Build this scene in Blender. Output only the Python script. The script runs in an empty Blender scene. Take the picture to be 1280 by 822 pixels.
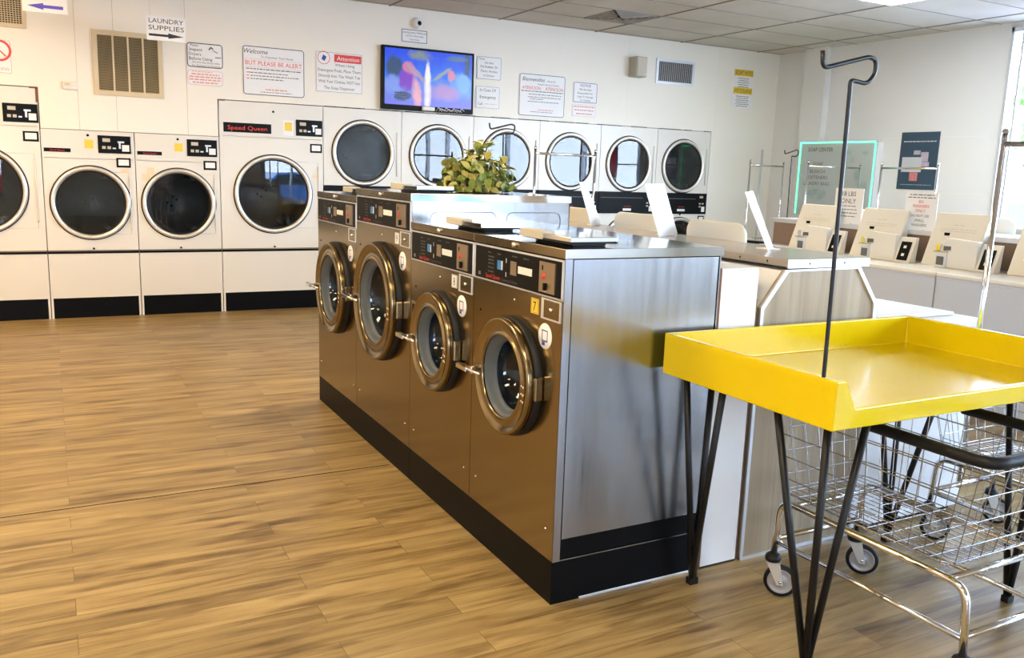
import bpy, bmesh, math, random
from math import sin, cos, pi, radians
from mathutils import Vector, Matrix
random.seed(4)
SC = bpy.context.scene
COL = SC.collection
D = 9.369          # plane of the dryer fronts (back wall)
XR = 9.20          # right wall
ZC = 3.305         # ceiling

# ------------------------------------------------------------------ materials
def _nt(name):
    m = bpy.data.materials.new(name); m.use_nodes = True
    nt = m.node_tree; b = nt.nodes['Principled BSDF']
    return m, nt, b
def mat(name, col, rough=0.5, metal=0.0, spec=0.5, var=0.04, vscale=6.0, bump=0.0, stretch=(1,1,1), coat=0.0, rvar=0.0, bdist=0.002):
    m, nt, b = _nt(name)
    b.inputs['Roughness'].default_value = rough
    b.inputs['Metallic'].default_value = metal
    b.inputs['Specular IOR Level'].default_value = spec
    if coat: b.inputs['Coat Weight'].default_value = coat
    tc = nt.nodes.new('ShaderNodeTexCoord'); mp = nt.nodes.new('ShaderNodeMapping')
    mp.inputs['Scale'].default_value = stretch
    nt.links.new(tc.outputs['Object'], mp.inputs['Vector'])
    n = nt.nodes.new('ShaderNodeTexNoise'); n.inputs['Scale'].default_value = vscale; n.inputs['Detail'].default_value = 4
    nt.links.new(mp.outputs['Vector'], n.inputs['Vector'])
    mx = nt.nodes.new('ShaderNodeMix'); mx.data_type = 'RGBA'
    mx.inputs['A'].default_value = (*[c*(1-var) for c in col], 1)
    mx.inputs['B'].default_value = (*[min(1, c*(1+var)) for c in col], 1)
    nt.links.new(n.outputs['Fac'], mx.inputs['Factor'])
    nt.links.new(mx.outputs['Result'], b.inputs['Base Color'])
    if rvar:
        mr = nt.nodes.new('ShaderNodeMapRange')
        mr.inputs['To Min'].default_value = max(0, rough-rvar); mr.inputs['To Max'].default_value = rough+rvar
        nt.links.new(n.outputs['Fac'], mr.inputs['Value']); nt.links.new(mr.outputs['Result'], b.inputs['Roughness'])
    if bump:
        bp = nt.nodes.new('ShaderNodeBump'); bp.inputs['Strength'].default_value = bump; bp.inputs['Distance'].default_value = bdist
        nt.links.new(n.outputs['Fac'], bp.inputs['Height']); nt.links.new(bp.outputs['Normal'], b.inputs['Normal'])
    return m
def emis(name, col, s):
    m, nt, b = _nt(name)
    b.inputs['Base Color'].default_value = (*col, 1)
    b.inputs['Emission Color'].default_value = (*col, 1); b.inputs['Emission Strength'].default_value = s
    return m
def glassmat(name, tint, ior=1.5, rough=0.0, gloss=1.0):
    m = bpy.data.materials.new(name); m.use_nodes = True; nt = m.node_tree; nt.nodes.clear()
    o = nt.nodes.new('ShaderNodeOutputMaterial'); mx = nt.nodes.new('ShaderNodeMixShader')
    t = nt.nodes.new('ShaderNodeBsdfTransparent'); g = nt.nodes.new('ShaderNodeBsdfGlossy'); f = nt.nodes.new('ShaderNodeFresnel')
    gm = nt.nodes.new('ShaderNodeNewGeometry'); mr = nt.nodes.new('ShaderNodeMapRange')
    mr.inputs['To Min'].default_value = ior; mr.inputs['To Max'].default_value = 1/ior
    nt.links.new(gm.outputs['Backfacing'], mr.inputs['Value']); nt.links.new(mr.outputs[0], f.inputs['IOR'])   # same sheet seen from either side
    t.inputs['Color'].default_value = (*tint, 1)
    g.inputs['Roughness'].default_value = rough; g.inputs['Color'].default_value = (gloss, gloss, gloss, 1)
    nt.links.new(f.outputs[0], mx.inputs[0]); nt.links.new(t.outputs[0], mx.inputs[1]); nt.links.new(g.outputs[0], mx.inputs[2])
    nt.links.new(mx.outputs[0], o.inputs[0]); return m

M = {}
M['wall'] = mat('painted_wall', (0.87, 0.835, 0.745), 0.55, var=0.02, vscale=1.5, bump=0.05)
M['wall_r'] = mat('painted_wall_right', (0.78, 0.79, 0.79), 0.55, var=0.02, vscale=1.5)
M['cream'] = mat('cream_enamel', (0.76, 0.735, 0.67), 0.32, var=0.015, vscale=2)
M['enamel'] = mat('almond_enamel', (0.76, 0.72, 0.62), 0.35, var=0.02, vscale=3)
M['grey_enamel'] = mat('grey_enamel', (0.55, 0.575, 0.62), 0.4, var=0.02, vscale=3)
M['white'] = mat('white_paint', (0.82, 0.83, 0.84), 0.45, var=0.02)
M['paper'] = mat('white_paper', (0.86, 0.86, 0.86), 0.6, var=0.02)
M['black'] = mat('black_plastic', (0.004, 0.0045, 0.005), 0.4, var=0.1, spec=0.12)
M['kick'] = mat('black_vinyl', (0.003, 0.0035, 0.0045), 0.45, spec=0.10, var=0.25, vscale=9)
M['rubber'] = mat('black_rubber', (0.008, 0.0085, 0.010), 0.5, var=0.1, spec=0.3)
M['ink'] = mat('black_ink', (0.02, 0.02, 0.022), 0.6, var=0.0)
M['greyink'] = mat('grey_ink', (0.11, 0.11, 0.12), 0.6, var=0.0)
M['red'] = mat('red_ink', (0.75, 0.05, 0.04), 0.5, var=0.0)
M['palered'] = mat('pale_red_ink', (0.78, 0.33, 0.28), 0.6, var=0.0)
M['blueink'] = mat('navy_ink', (0.03, 0.05, 0.30), 0.5, var=0.0)
M['purple'] = mat('purple_ink', (0.12, 0.09, 0.55), 0.5, var=0.0)
M['blue'] = mat('blue_button', (0.03, 0.22, 0.55), 0.4, var=0.0)
M['whiteink'] = mat('white_ink', (0.85, 0.84, 0.80), 0.5, var=0.0)
M['pods'] = mat('pale_sticker', (0.85, 0.66, 0.42), 0.5)
M['yellow_label'] = mat('yellow_label', (0.85, 0.60, 0.06), 0.5)
M['steel'] = mat('brushed_steel_floor_tint', (0.285, 0.225, 0.135), 0.19, 1.0, var=0.05, vscale=18, stretch=(1, 8, 1), bump=0.03, rvar=0.05)  # neutral steel; brown of the reflected floor and warm light tinted into its colour
M['steel_side'] = mat('brushed_steel_side', (0.345, 0.355, 0.375), 0.22, 1.0, var=0.07, vscale=5, stretch=(7, 1, 0.35), bump=0.10, rvar=0.08, bdist=0.004)
M['steel_top'] = mat('polished_steel_top', (0.62, 0.61, 0.59), 0.08, 1.0, var=0.03, vscale=5, rvar=0.03)
M['wire'] = mat('chromed_wire', (0.42, 0.42, 0.44), 0.22, 1.0, var=0.02)
M['hub'] = mat('grey_wheel_hub', (0.38, 0.38, 0.40), 0.4, 0.3)
M['chrome'] = mat('chrome', (0.78, 0.78, 0.79), 0.10, 1.0, var=0.02)
M['ring'] = mat('door_ring_metal', (0.78, 0.75, 0.69), 0.30, 0.75, var=0.02)
M['coin'] = mat('brass_coin_plate', (0.42, 0.34, 0.25), 0.38, 0.9, var=0.08)
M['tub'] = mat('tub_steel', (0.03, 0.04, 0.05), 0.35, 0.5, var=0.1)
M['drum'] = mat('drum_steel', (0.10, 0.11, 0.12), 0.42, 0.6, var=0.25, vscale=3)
M['gasket'] = mat('grey_gasket', (0.085, 0.105, 0.125), 0.45, var=0.1)
M['glass'] = glassmat('door_glass', (0.55, 0.60, 0.64), 1.55)
M['pane'] = glassmat('window_glass', (0.93, 0.96, 0.97), 1.45)
M['yellow'] = mat('yellow_gelcoat', (0.78, 0.585, 0.002), 0.20, var=0.015, vscale=2, spec=0.42)
M['iron'] = mat('black_steel_rod', (0.006, 0.0065, 0.0075), 0.38, 0.0, spec=0.35, var=0.1)
M['iron_hook'] = mat('grey_steel_rod', (0.03, 0.034, 0.04), 0.32, 0.6, var=0.1)
M['cap'] = mat('brown_steel_counter', (0.45, 0.385, 0.32), 0.2, 0.35, var=0.04)
M['alu'] = mat('aluminium_trim', (0.72, 0.75, 0.80), 0.35, 0.6, var=0.04)
M['brownface'] = mat('brown_laminate', (0.22, 0.15, 0.11), 0.5)
M['rust'] = mat('rust_brown_edge', (0.20, 0.085, 0.05), 0.7, var=0.2)
M['beige'] = mat('beige_plastic', (0.55, 0.50, 0.40), 0.5)
M['leafA'] = mat('leaf_green', (0.20, 0.26, 0.04), 0.45, var=0.55, vscale=14)
M['leafB'] = mat('leaf_yellow', (0.52, 0.46, 0.12), 0.45, var=0.35, vscale=14)
M['leafC'] = mat('leaf_dark', (0.07, 0.10, 0.02), 0.5, var=0.4, vscale=14)
M['stem'] = mat('stem_brown', (0.16, 0.10, 0.04), 0.7)
M['grille'] = mat('tan_grille_paint', (0.66, 0.55, 0.36), 0.45)
M['grille_dark'] = mat('grille_louvre', (0.30, 0.235, 0.13), 0.5, var=0.1)
M['dark'] = mat('dark_void', (0.02, 0.018, 0.015), 0.9)
M['asphalt'] = mat('asphalt', (0.30, 0.30, 0.31), 0.9, var=0.15, vscale=3)
M['car_red'] = mat('red_car_paint', (0.50, 0.02, 0.03), 0.2, var=0.02, coat=0.5)
M['car_blue'] = mat('blue_car_paint', (0.05, 0.16, 0.45), 0.2, var=0.02, coat=0.5)
M['car_glass'] = mat('car_glass', (0.02, 0.025, 0.03), 0.05)
M['tree'] = mat('tree_foliage', (0.13, 0.22, 0.06), 0.8, var=0.5, vscale=3)
M['fixture'] = mat('fixture_frame', (0.75, 0.75, 0.72), 0.5)
M['lampA'] = emis('tube_diffuser_warm', (1.0, 0.66, 0.30), 17.0)
M['lampB'] = emis('tube_diffuser_soft', (1.0, 0.80, 0.53), 13.0)
M['lampC'] = emis('tube_diffuser_cool', (1.0, 1.0, 0.97), 14.0)
M['led'] = emis('green_led', (0.10, 0.95, 0.52), 1.6)
M['led_base'] = mat('led_strip', (0.35, 0.70, 0.52), 0.4)
M['poster'] = mat('dark_blue_poster', (0.035, 0.075, 0.12), 0.35, var=0.2, vscale=3)
M['frost'] = mat('frosted_window', (0.50, 0.56, 0.55), 0.25, var=0.08, vscale=2)
M['pink'] = mat('pink_print', (0.60, 0.20, 0.20), 0.5, var=0.3, vscale=30)
M['greenstk'] = mat('grey_green_sticker', (0.36, 0.48, 0.46), 0.5, var=0.3, vscale=12)
M['lavender'] = mat('lavender_print', (0.45, 0.40, 0.50), 0.5, var=0.3, vscale=30)
M['spk'] = mat('speaker_grey', (0.44, 0.43, 0.36), 0.6)

def banner_material():
    m = bpy.data.materials.new('red_banner_cloth'); m.use_nodes = True; nt = m.node_tree; nt.nodes.clear()
    o = nt.nodes.new('ShaderNodeOutputMaterial'); mx = nt.nodes.new('ShaderNodeMixShader'); a = nt.nodes.new('ShaderNodeBsdfDiffuse'); c = nt.nodes.new('ShaderNodeBsdfTranslucent')
    a.inputs[0].default_value = (0.7, 0.04, 0.04, 1); c.inputs[0].default_value = (0.8, 0.05, 0.05, 1); mx.inputs[0].default_value = 0.6
    nt.links.new(a.outputs[0], mx.inputs[1]); nt.links.new(c.outputs[0], mx.inputs[2]); nt.links.new(mx.outputs[0], o.inputs[0]); return m
M['banner'] = banner_material()
def floor_material():
    m, nt, b = _nt('vinyl_plank_floor')
    N, L = nt.nodes, nt.links
    tc = N.new('ShaderNodeTexCoord')
    br = N.new('ShaderNodeTexBrick'); br.offset = 0.37; br.squash = 1
    br.inputs['Scale'].default_value = 1.0; br.inputs['Brick Width'].default_value = 1.22; br.inputs['Row Height'].default_value = 0.135
    br.inputs['Mortar Size'].default_value = 0.0012; br.inputs['Mortar Smooth'].default_value = 0.3; br.inputs['Bias'].default_value = 0
    br.inputs['Color1'].default_value = (0, 0, 0, 1); br.inputs['Color2'].default_value = (1, 1, 1, 1); br.inputs['Mortar'].default_value = (0.5, 0.5, 0.5, 1)
    L.new(tc.outputs['Object'], br.inputs['Vector'])
    mp = N.new('ShaderNodeMapping'); mp.inputs['Scale'].default_value = (0.75, 9, 1); L.new(tc.outputs['Object'], mp.inputs['Vector'])
    # each plank shifts its grain
    add = N.new('ShaderNodeVectorMath'); add.operation = 'ADD'
    sc = N.new('ShaderNodeVectorMath'); sc.operation = 'SCALE'; sc.inputs['Scale'].default_value = 7.3
    L.new(br.outputs['Color'], sc.inputs[0]); L.new(mp.outputs[0], add.inputs[0]); L.new(sc.outputs[0], add.inputs[1])
    n1 = N.new('ShaderNodeTexNoise'); n1.inputs['Scale'].default_value = 1.7; n1.inputs['Detail'].default_value = 7; n1.inputs['Roughness'].default_value = 0.62; n1.inputs['Distortion'].default_value = 0.6
    L.new(add.outputs[0], n1.inputs['Vector'])
    cr = N.new('ShaderNodeValToRGB'); e = cr.color_ramp.elements
    e[0].position = 0.26; e[0].color = (0.080, 0.047, 0.017, 1); e[1].position = 0.72; e[1].color = (0.47, 0.345, 0.150, 1)
    x = e.new(0.40); x.color = (0.23, 0.150, 0.056, 1); x = e.new(0.52); x.color = (0.335, 0.232, 0.095, 1)
    L.new(n1.outputs['Fac'], cr.inputs['Fac'])
    mp2 = N.new('ShaderNodeMapping'); mp2.inputs['Scale'].default_value = (2.2, 12, 1); L.new(tc.outputs['Object'], mp2.inputs['Vector'])
    n2 = N.new('ShaderNodeTexNoise'); n2.inputs['Scale'].default_value = 1.0; n2.inputs['Detail'].default_value = 3
    L.new(mp2.outputs[0], n2.inputs['Vector'])
    cr2 = N.new('ShaderNodeValToRGB'); e2 = cr2.color_ramp.elements
    e2[0].position = 0.30; e2[0].color = (0.36, 0.28, 0.20, 1); e2[1].position = 0.45; e2[1].color = (1, 1, 1, 1)
    L.new(n2.outputs['Fac'], cr2.inputs['Fac'])
    mul = N.new('ShaderNodeMix'); mul.data_type = 'RGBA'; mul.blend_type = 'MULTIPLY'; mul.inputs['Factor'].default_value = 0.85
    L.new(cr.outputs['Color'], mul.inputs['A']); L.new(cr2.outputs['Color'], mul.inputs['B'])
    # plank to plank tone
    tone = N.new('ShaderNodeMapRange'); tone.inputs['To Min'].default_value = 0.90; tone.inputs['To Max'].default_value = 1.10
    L.new(br.outputs['Color'], tone.inputs['Value'])
    sc2 = N.new('ShaderNodeVectorMath'); sc2.operation = 'SCALE'; L.new(mul.outputs['Result'], sc2.inputs[0]); L.new(tone.outputs[0], sc2.inputs['Scale'])
    mo = N.new('ShaderNodeMix'); mo.data_type = 'RGBA'; L.new(br.outputs['Fac'], mo.inputs['Factor']); L.new(sc2.outputs[0], mo.inputs['A']); mo.inputs['B'].default_value = (0.13, 0.085, 0.035, 1)
    L.new(mo.outputs['Result'], b.inputs['Base Color'])
    b.inputs['Roughness'].default_value = 0.36; b.inputs['Specular IOR Level'].default_value = 0.45
    bp = N.new('ShaderNodeBump'); bp.inputs['Strength'].default_value = 0.12; bp.inputs['Distance'].default_value = 0.002
    L.new(n1.outputs['Fac'], bp.inputs['Height']); L.new(bp.outputs[0], b.inputs['Normal'])
    return m
M['floor'] = floor_material()
def wood_material():
    m, nt, b = _nt('pale_wood_laminate'); N, L = nt.nodes, nt.links
    tc = N.new('ShaderNodeTexCoord'); mp = N.new('ShaderNodeMapping'); mp.inputs['Scale'].default_value = (14, 14, 0.7); L.new(tc.outputs['Object'], mp.inputs[0])
    n = N.new('ShaderNodeTexNoise'); n.inputs['Scale'].default_value = 1.6; n.inputs['Detail'].default_value = 6; n.inputs['Distortion'].default_value = 0.8; L.new(mp.outputs[0], n.inputs['Vector'])
    cr = N.new('ShaderNodeValToRGB'); e = cr.color_ramp.elements
    e[0].position = 0.3; e[0].color = (0.29, 0.225, 0.145, 1); e[1].position = 0.75; e[1].color = (0.46, 0.38, 0.265, 1)
    L.new(n.outputs['Fac'], cr.inputs[0]); L.new(cr.outputs[0], b.inputs['Base Color']); b.inputs['Roughness'].default_value = 0.4
    return m
M['wood'] = wood_material()
def ceiling_material():
    m, nt, b = _nt('ceiling_tile'); N, L = nt.nodes, nt.links
    tc = N.new('ShaderNodeTexCoord'); n = N.new('ShaderNodeTexNoise'); n.inputs['Scale'].default_value = 0.9; n.inputs['Detail'].default_value = 3; L.new(tc.outputs['Object'], n.inputs['Vector'])
    n2 = N.new('ShaderNodeTexNoise'); n2.inputs['Scale'].default_value = 60; L.new(tc.outputs['Object'], n2.inputs['Vector'])
    cr = N.new('ShaderNodeValToRGB'); e = cr.color_ramp.elements; e[0].position = 0.3; e[0].color = (0.52, 0.49, 0.43, 1); e[1].position = 0.7; e[1].color = (0.64, 0.62, 0.57, 1)
    L.new(n.outputs['Fac'], cr.inputs[0]); L.new(cr.outputs[0], b.inputs['Base Color']); b.inputs['Roughness'].default_value = 0.9
    bp = N.new('ShaderNodeBump'); bp.inputs['Strength'].default_value = 0.3; bp.inputs['Distance'].default_value = 0.003; L.new(n2.outputs['Fac'], bp.inputs['Height']); L.new(bp.outputs[0], b.inputs['Normal'])
    return m
M['ceiling'] = ceiling_material()
M['tbar'] = mat('ceiling_grid_bar', (0.34, 0.32, 0.29), 0.7)
M['tgap'] = mat('dusty_grid_edge', (0.10, 0.09, 0.08), 0.8)

# ------------------------------------------------------------------ mesh builder
TXT = {}
def text_mesh(s):
    if s in TXT: return TXT[s]
    cu = bpy.data.curves.new('t', 'FONT'); cu.body = s; cu.size = 1.0; cu.resolution_u = 2
    ob = bpy.data.objects.new('t', cu); COL.objects.link(ob)
    dg = bpy.context.evaluated_depsgraph_get(); dg.update()
    me = bpy.data.meshes.new_from_object(ob.evaluated_get(dg))
    vs = [v.co.copy() for v in me.vertices]; fs = [tuple(p.vertices) for p in me.polygons]
    bpy.data.objects.remove(ob); bpy.data.curves.remove(cu); bpy.data.meshes.remove(me)
    TXT[s] = (vs, fs); return TXT[s]

class MB:
    def __init__(s, T=None): s.bm = bmesh.new(); s.mats = []; s.T = T or Matrix()
    def mi(s, m):
        if m not in s.mats: s.mats.append(m)
        return s.mats.index(m)
    def v(s, co): return s.bm.verts.new(s.T @ Vector(co))
    def face(s, cos, m='white', smooth=False):
        f = s.bm.faces.new([s.v(c) for c in cos]); f.material_index = s.mi(m); f.smooth = smooth; return f
    def box(s, x0, x1, y0, y1, z0, z1, m='white'):
        i = s.mi(m); V = [s.v((x, y, z)) for x in (x0, x1) for y in (y0, y1) for z in (z0, z1)]
        for q in ((0,1,3,2), (4,6,7,5), (0,4,5,1), (2,3,7,6), (0,2,6,4), (1,5,7,3)):
            f = s.bm.faces.new([V[k] for k in q]); f.material_index = i
        return s
    def prism(s, pts, a, b, axis='y', m='white'):
        # pts: list of 2D; axis = extrusion axis; 2D = remaining axes in order
        i = s.mi(m)
        def P(p, t): return {'x': (t, p[0], p[1]), 'y': (p[0], t, p[1]), 'z': (p[0], p[1], t)}[axis]
        A = [s.v(P(p, a)) for p in pts]; B = [s.v(P(p, b)) for p in pts]; n = len(pts)
        for fs in (A[::-1], B):
            f = s.bm.faces.new(fs); f.material_index = i
        for k in range(n):
            f = s.bm.faces.new((A[k], A[(k+1) % n], B[(k+1) % n], B[k])); f.material_index = i
        return s
    def tube(s, path, r, m='chrome', n=8, closed=False, caps=True):
        i = s.mi(m); P = [Vector(p) for p in path]; N = len(P); rings = []
        up = None
        for k, p in enumerate(P):
            if closed: d = (P[(k+1) % N]-P[k-1])
            else: d = (P[min(k+1, N-1)]-P[max(k-1, 0)])
            d.normalize()
            if up is None:
                up = Vector((0, 0, 1)) if abs(d.z) < 0.9 else Vector((1, 0, 0))
            a = d.cross(up); 
            if a.length < 1e-5: a = d.cross(Vector((0, 1, 0)))
            a.normalize(); b = a.cross(d).normalized(); up = b
            rings.append([s.v(p+(a*cos(2*pi*j/n)+b*sin(2*pi*j/n))*r) for j in range(n)])
        for k in range(N if closed else N-1):
            A, B = rings[k], rings[(k+1) % N]
            for j in range(n):
                f = s.bm.faces.new((A[j], A[(j+1) % n], B[(j+1) % n], B[j])); f.smooth = True; f.material_index = i
        if caps and not closed:
            for R in (rings[0][::-1], rings[-1]):
                f = s.bm.faces.new(R); f.material_index = i
        return s
    def lathe(s, prof, c=(0, 0, 0), axis='z', m='white', n=48, smooth=True):
        # prof: list of (r, a) along axis from c
        i = s.mi(m); rings = []
        for r, a in prof:
            ring = []
            for j in range(n):
                t = 2*pi*j/n; u, w = r*cos(t), r*sin(t)
                q = {'x': (a, u, w), 'y': (u, a, w), 'z': (u, w, a)}[axis]
                ring.append((q[0]+c[0], q[1]+c[1], q[2]+c[2]))
            if r < 1e-6: rings.append([s.v(ring[0])])
            else: rings.append([s.v(q) for q in ring])
        for A, B in zip(rings, rings[1:]):
            for j in range(n):
                k = (j+1) % n
                if len(A) == 1 and len(B) == 1: continue
                if len(A) == 1: q = (A[0], B[k], B[j])
                elif len(B) == 1: q = (A[j], A[k], B[0])
                else: q = (A[j], A[k], B[k], B[j])
                f = s.bm.faces.new(q); f.smooth = smooth; f.material_index = i
        return s
    def plate_hole(s, u0, u1, w0, w1, cu, cw, r, at, axis='y', m='white', n=64):
        i = s.mi(m)
        def P(u, w): return (u, at, w) if axis == 'y' else (at, u, w)
        ang = sorted(set([2*pi*j/n for j in range(n)] + [math.atan2(w-cw, u-cu) % (2*pi) for u in (u0, u1) for w in (w0, w1)]))
        I, O = [], []
        for t in ang:
            dx, dz = cos(t), sin(t); k = []
            if dx > 1e-9: k.append((u1-cu)/dx)
            if dx < -1e-9: k.append((u0-cu)/dx)
            if dz > 1e-9: k.append((w1-cw)/dz)
            if dz < -1e-9: k.append((w0-cw)/dz)
            k = min(k); I.append(s.v(P(cu+r*dx, cw+r*dz))); O.append(s.v(P(cu+k*dx, cw+k*dz)))
        for j in range(len(ang)):
            k = (j+1) % len(ang)
            f = s.bm.faces.new((I[j], I[k], O[k], O[j])); f.material_index = i
        return s
    def text(s, st, org, U, V, h=None, w=None, m='ink', align='c', shear=0.0, maxw=None):
        vs, fs = text_mesh(st); i = s.mi(m)
        x0 = min(v.x for v in vs); x1 = max(v.x for v in vs); y0 = min(v.y for v in vs); y1 = max(v.y for v in vs)
        sy = h/0.70 if h else w/(x1-x0); sx = sy if w is None else w/(x1-x0)
        if maxw and (x1-x0)*sx > maxw: sx = maxw/(x1-x0)
        ox = {'c': (x0+x1)/2, 'l': x0, 'r': x1}[align]; U, V, org = Vector(U), Vector(V), Vector(org)
        W = [s.v(org+U*((v.x-ox)*sx+shear*v.y*sy)+V*((v.y-0.35)*sy)) for v in vs]
        for f in fs:
            try: g = s.bm.faces.new([W[k] for k in f]); g.material_index = i
            except ValueError: pass
        return s
    def dashes(s, org, U, V, w, h, m='greyink', word=0.03):
        U, V, org = Vector(U), Vector(V), Vector(org); x = -w/2; i = s.mi(m)
        while x < w/2:
            l = min(word*random.uniform(0.5, 1.6), w/2-x)
            q = [org+U*a+V*b for a, b in ((x, -h/2), (x+l, -h/2), (x+l, h/2), (x, h/2))]
            f = s.bm.faces.new([s.v(c) for c in q]); f.material_index = i; x += l+word*0.28
        return s
    def build(s, name, parent=None, off=None, bevel=0, label=None, recalc=True, bseg=2):
        if recalc: bmesh.ops.recalc_face_normals(s.bm, faces=s.bm.faces)
        me = bpy.data.meshes.new(name); s.bm.to_mesh(me); s.bm.free()
        for m in s.mats: me.materials.append(M[m])
        o = bpy.data.objects.new(name, me); COL.objects.link(o)
        if off: me.transform(Matrix.Translation(-Vector(off)))
        if parent: o.parent = parent
        elif off: o.location = off
        if bevel:
            b = o.modifiers.new('bevel', 'BEVEL'); b.width = bevel; b.segments = bseg; b.limit_method = 'ANGLE'; b.angle_limit = radians(40)
        if label: o['label'] = label
        return o
def thing(name, label, cat, loc=(0, 0, 0), rz=0, group=None):
    o = bpy.data.objects.new(name, None); COL.objects.link(o); o.location = loc; o.rotation_euler = (0, 0, rz); o.empty_display_size = 0.1
    o['label'] = label; o['category'] = cat
    if group: o['group'] = group
    return o
def tag(o, label, cat, group=None, kind=None):
    o['label'] = label; o['category'] = cat
    if group: o['group'] = group
    if kind: o['kind'] = kind
    return o
def struct(o): o['kind'] = 'structure'; return o
def dup(root, loc, rz, label, group=None):
    def rec(o, par):
        c = o.copy(); COL.objects.link(c); c.parent = par
        for ch in [k for k in o.children]: rec(ch, c)
        return c
    kids = list(root.children); r = root.copy(); COL.objects.link(r)
    for k in kids: rec(k, r)
    r.location = loc; r.rotation_euler = (0, 0, rz); r['label'] = label
    if group: r['group'] = group
    return r
def arc_path(pts, r=0.03, n=5):
    P = [Vector(p) for p in pts]; out = [P[0]]
    for a, b, c in zip(P, P[1:], P[2:]):
        d1 = (a-b); d2 = (c-b); k = min(r, d1.length*0.49, d2.length*0.49)
        p0 = b+d1.normalized()*k; p1 = b+d2.normalized()*k
        for j in range(n+1):
            t = j/n; out.append(p0*(1-t)**2+b*2*t*(1-t)+p1*t*t)
    out.append(P[-1]); return out

# ------------------------------------------------------------------ the room
YF = -6.2; XL = -5.5
b = MB(); b.box(XL, XR+0.2, YF-0.2, D+1.1, -0.1, 0, 'floor'); struct(b.build('floor'))
b = MB(); b.box(-5.5, 1.52, 4.146, 4.152, 0.0, 0.0012, 'dark'); struct(b.build('trim_1'))
# ceiling with grid
b = MB(); b.box(XL, XR+0.2, YF-0.2, D+1.1, ZC, ZC+0.1, 'ceiling'); struct(b.build('ceiling'))
b = MB()
gx = [6.09+1.345*k for k in range(-9, 3)]; gy = [8.66-0.633*k for k in range(-1, 22)]
for x in gx:
    if XL < x < XR: b.box(x-0.012, x+0.012, YF, D, ZC-0.006, ZC-0.0005, 'tbar'); b.box(x-0.004, x+0.004, YF, D, ZC-0.0075, ZC-0.006, 'tgap')
for y in gy:
    if YF < y < D: b.box(XL, XR, y-0.006, y+0.006, ZC-0.0055, ZC-0.0005, 'tbar')
struct(b.build('trim_2'))
# back wall: boards above and beside the machines, pocket behind them
g = 0.006
def wallpiece(mb, x0, x1, z0, z1): mb.box(x0, x1, D, D+0.09, z0, z1, 'wall')
b = MB()
wallpiece(b, XL, -2.3, 0, ZC)
wallpiece(b, -2.3, -0.048+g, 2.19, ZC); wallpiece(b, -0.048+g, 1.566-g, 1.818, ZC); wallpiece(b, 1.566-g, 8.051+g, 2.19, ZC); wallpiece(b, 8.051+g, XR+0.15, 0, ZC)
b.box(XL, XR+0.15, D+1.0, D+1.1, 0, ZC, 'dark')
struct(b.build('wall_back'))
# faint wall joints
b = MB()
for x in (0.29, 0.62, 1.27, 6.62, 8.1): b.box(x-0.002, x+0.002, D-0.0012, D, 1.82 if x < 2 else 2.2, ZC, 'beige' if x < 2 else 'wall_r')
struct(b.build('trim_3'))
# right wall with street windows
WY0, WY1, WZ0, WZ1 = -5.9, 5.98, 1.10, 3.25
b = MB()
b.box(XR, XR+0.15, WY1, D+0.1, 0, ZC, 'wall_r'); b.box(XR, XR+0.15, YF, WY0, 0, ZC, 'wall_r')
b.box(XR, XR+0.15, WY0, WY1, 0, WZ0, 'wall_r'); b.box(XR, XR+0.15, WY0, WY1, WZ1, ZC, 'wall_r')
struct(b.build('wall_right'))
b = MB(); b.box(9.10, XR, 8.42, 8.80, 0, ZC, 'wall_r'); struct(b.build('trim_4'))     # pilaster
b = MB(); b.box(XR-0.004, XR, 6.1, 8.42, 2.12, 2.125, 'wall'); b.box(XR-0.004, XR, 6.1, 8.42, 1.48, 1.485, 'wall'); struct(b.build('trim_5'))
win = None
ys = [WY1, 4.35, 2.72, 1.09, -0.54, -2.17, -3.80, WY0]
for k in range(7):
    y1, y0 = ys[k], ys[k+1]
    b = MB()
    for a, c in ((y0, y0+0.035), (y1-0.035, y1)): b.box(XR-0.03, XR+0.10, a, c, WZ0, WZ1, 'alu')
    b.box(XR-0.03, XR+0.10, y0, y1, WZ0, WZ0+0.04, 'alu'); b.box(XR-0.03, XR+0.10, y0, y1, WZ1-0.05, WZ1, 'alu')
    if k == 0: b.box(XR-0.01, XR+0.05, y1-0.14, y1-0.115, WZ0, WZ1, 'alu')
    w = struct(b.build('window_%d' % (k+1), bevel=0.003))
    p = MB(); p.face([(XR+0.04, y0+0.03, WZ0+0.03), (XR+0.04, y1-0.03, WZ0+0.03), (XR+0.04, y1-0.03, WZ1-0.04), (XR+0.04, y0+0.03, WZ1-0.04)], 'pane'); p.build('pane', w)
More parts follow.
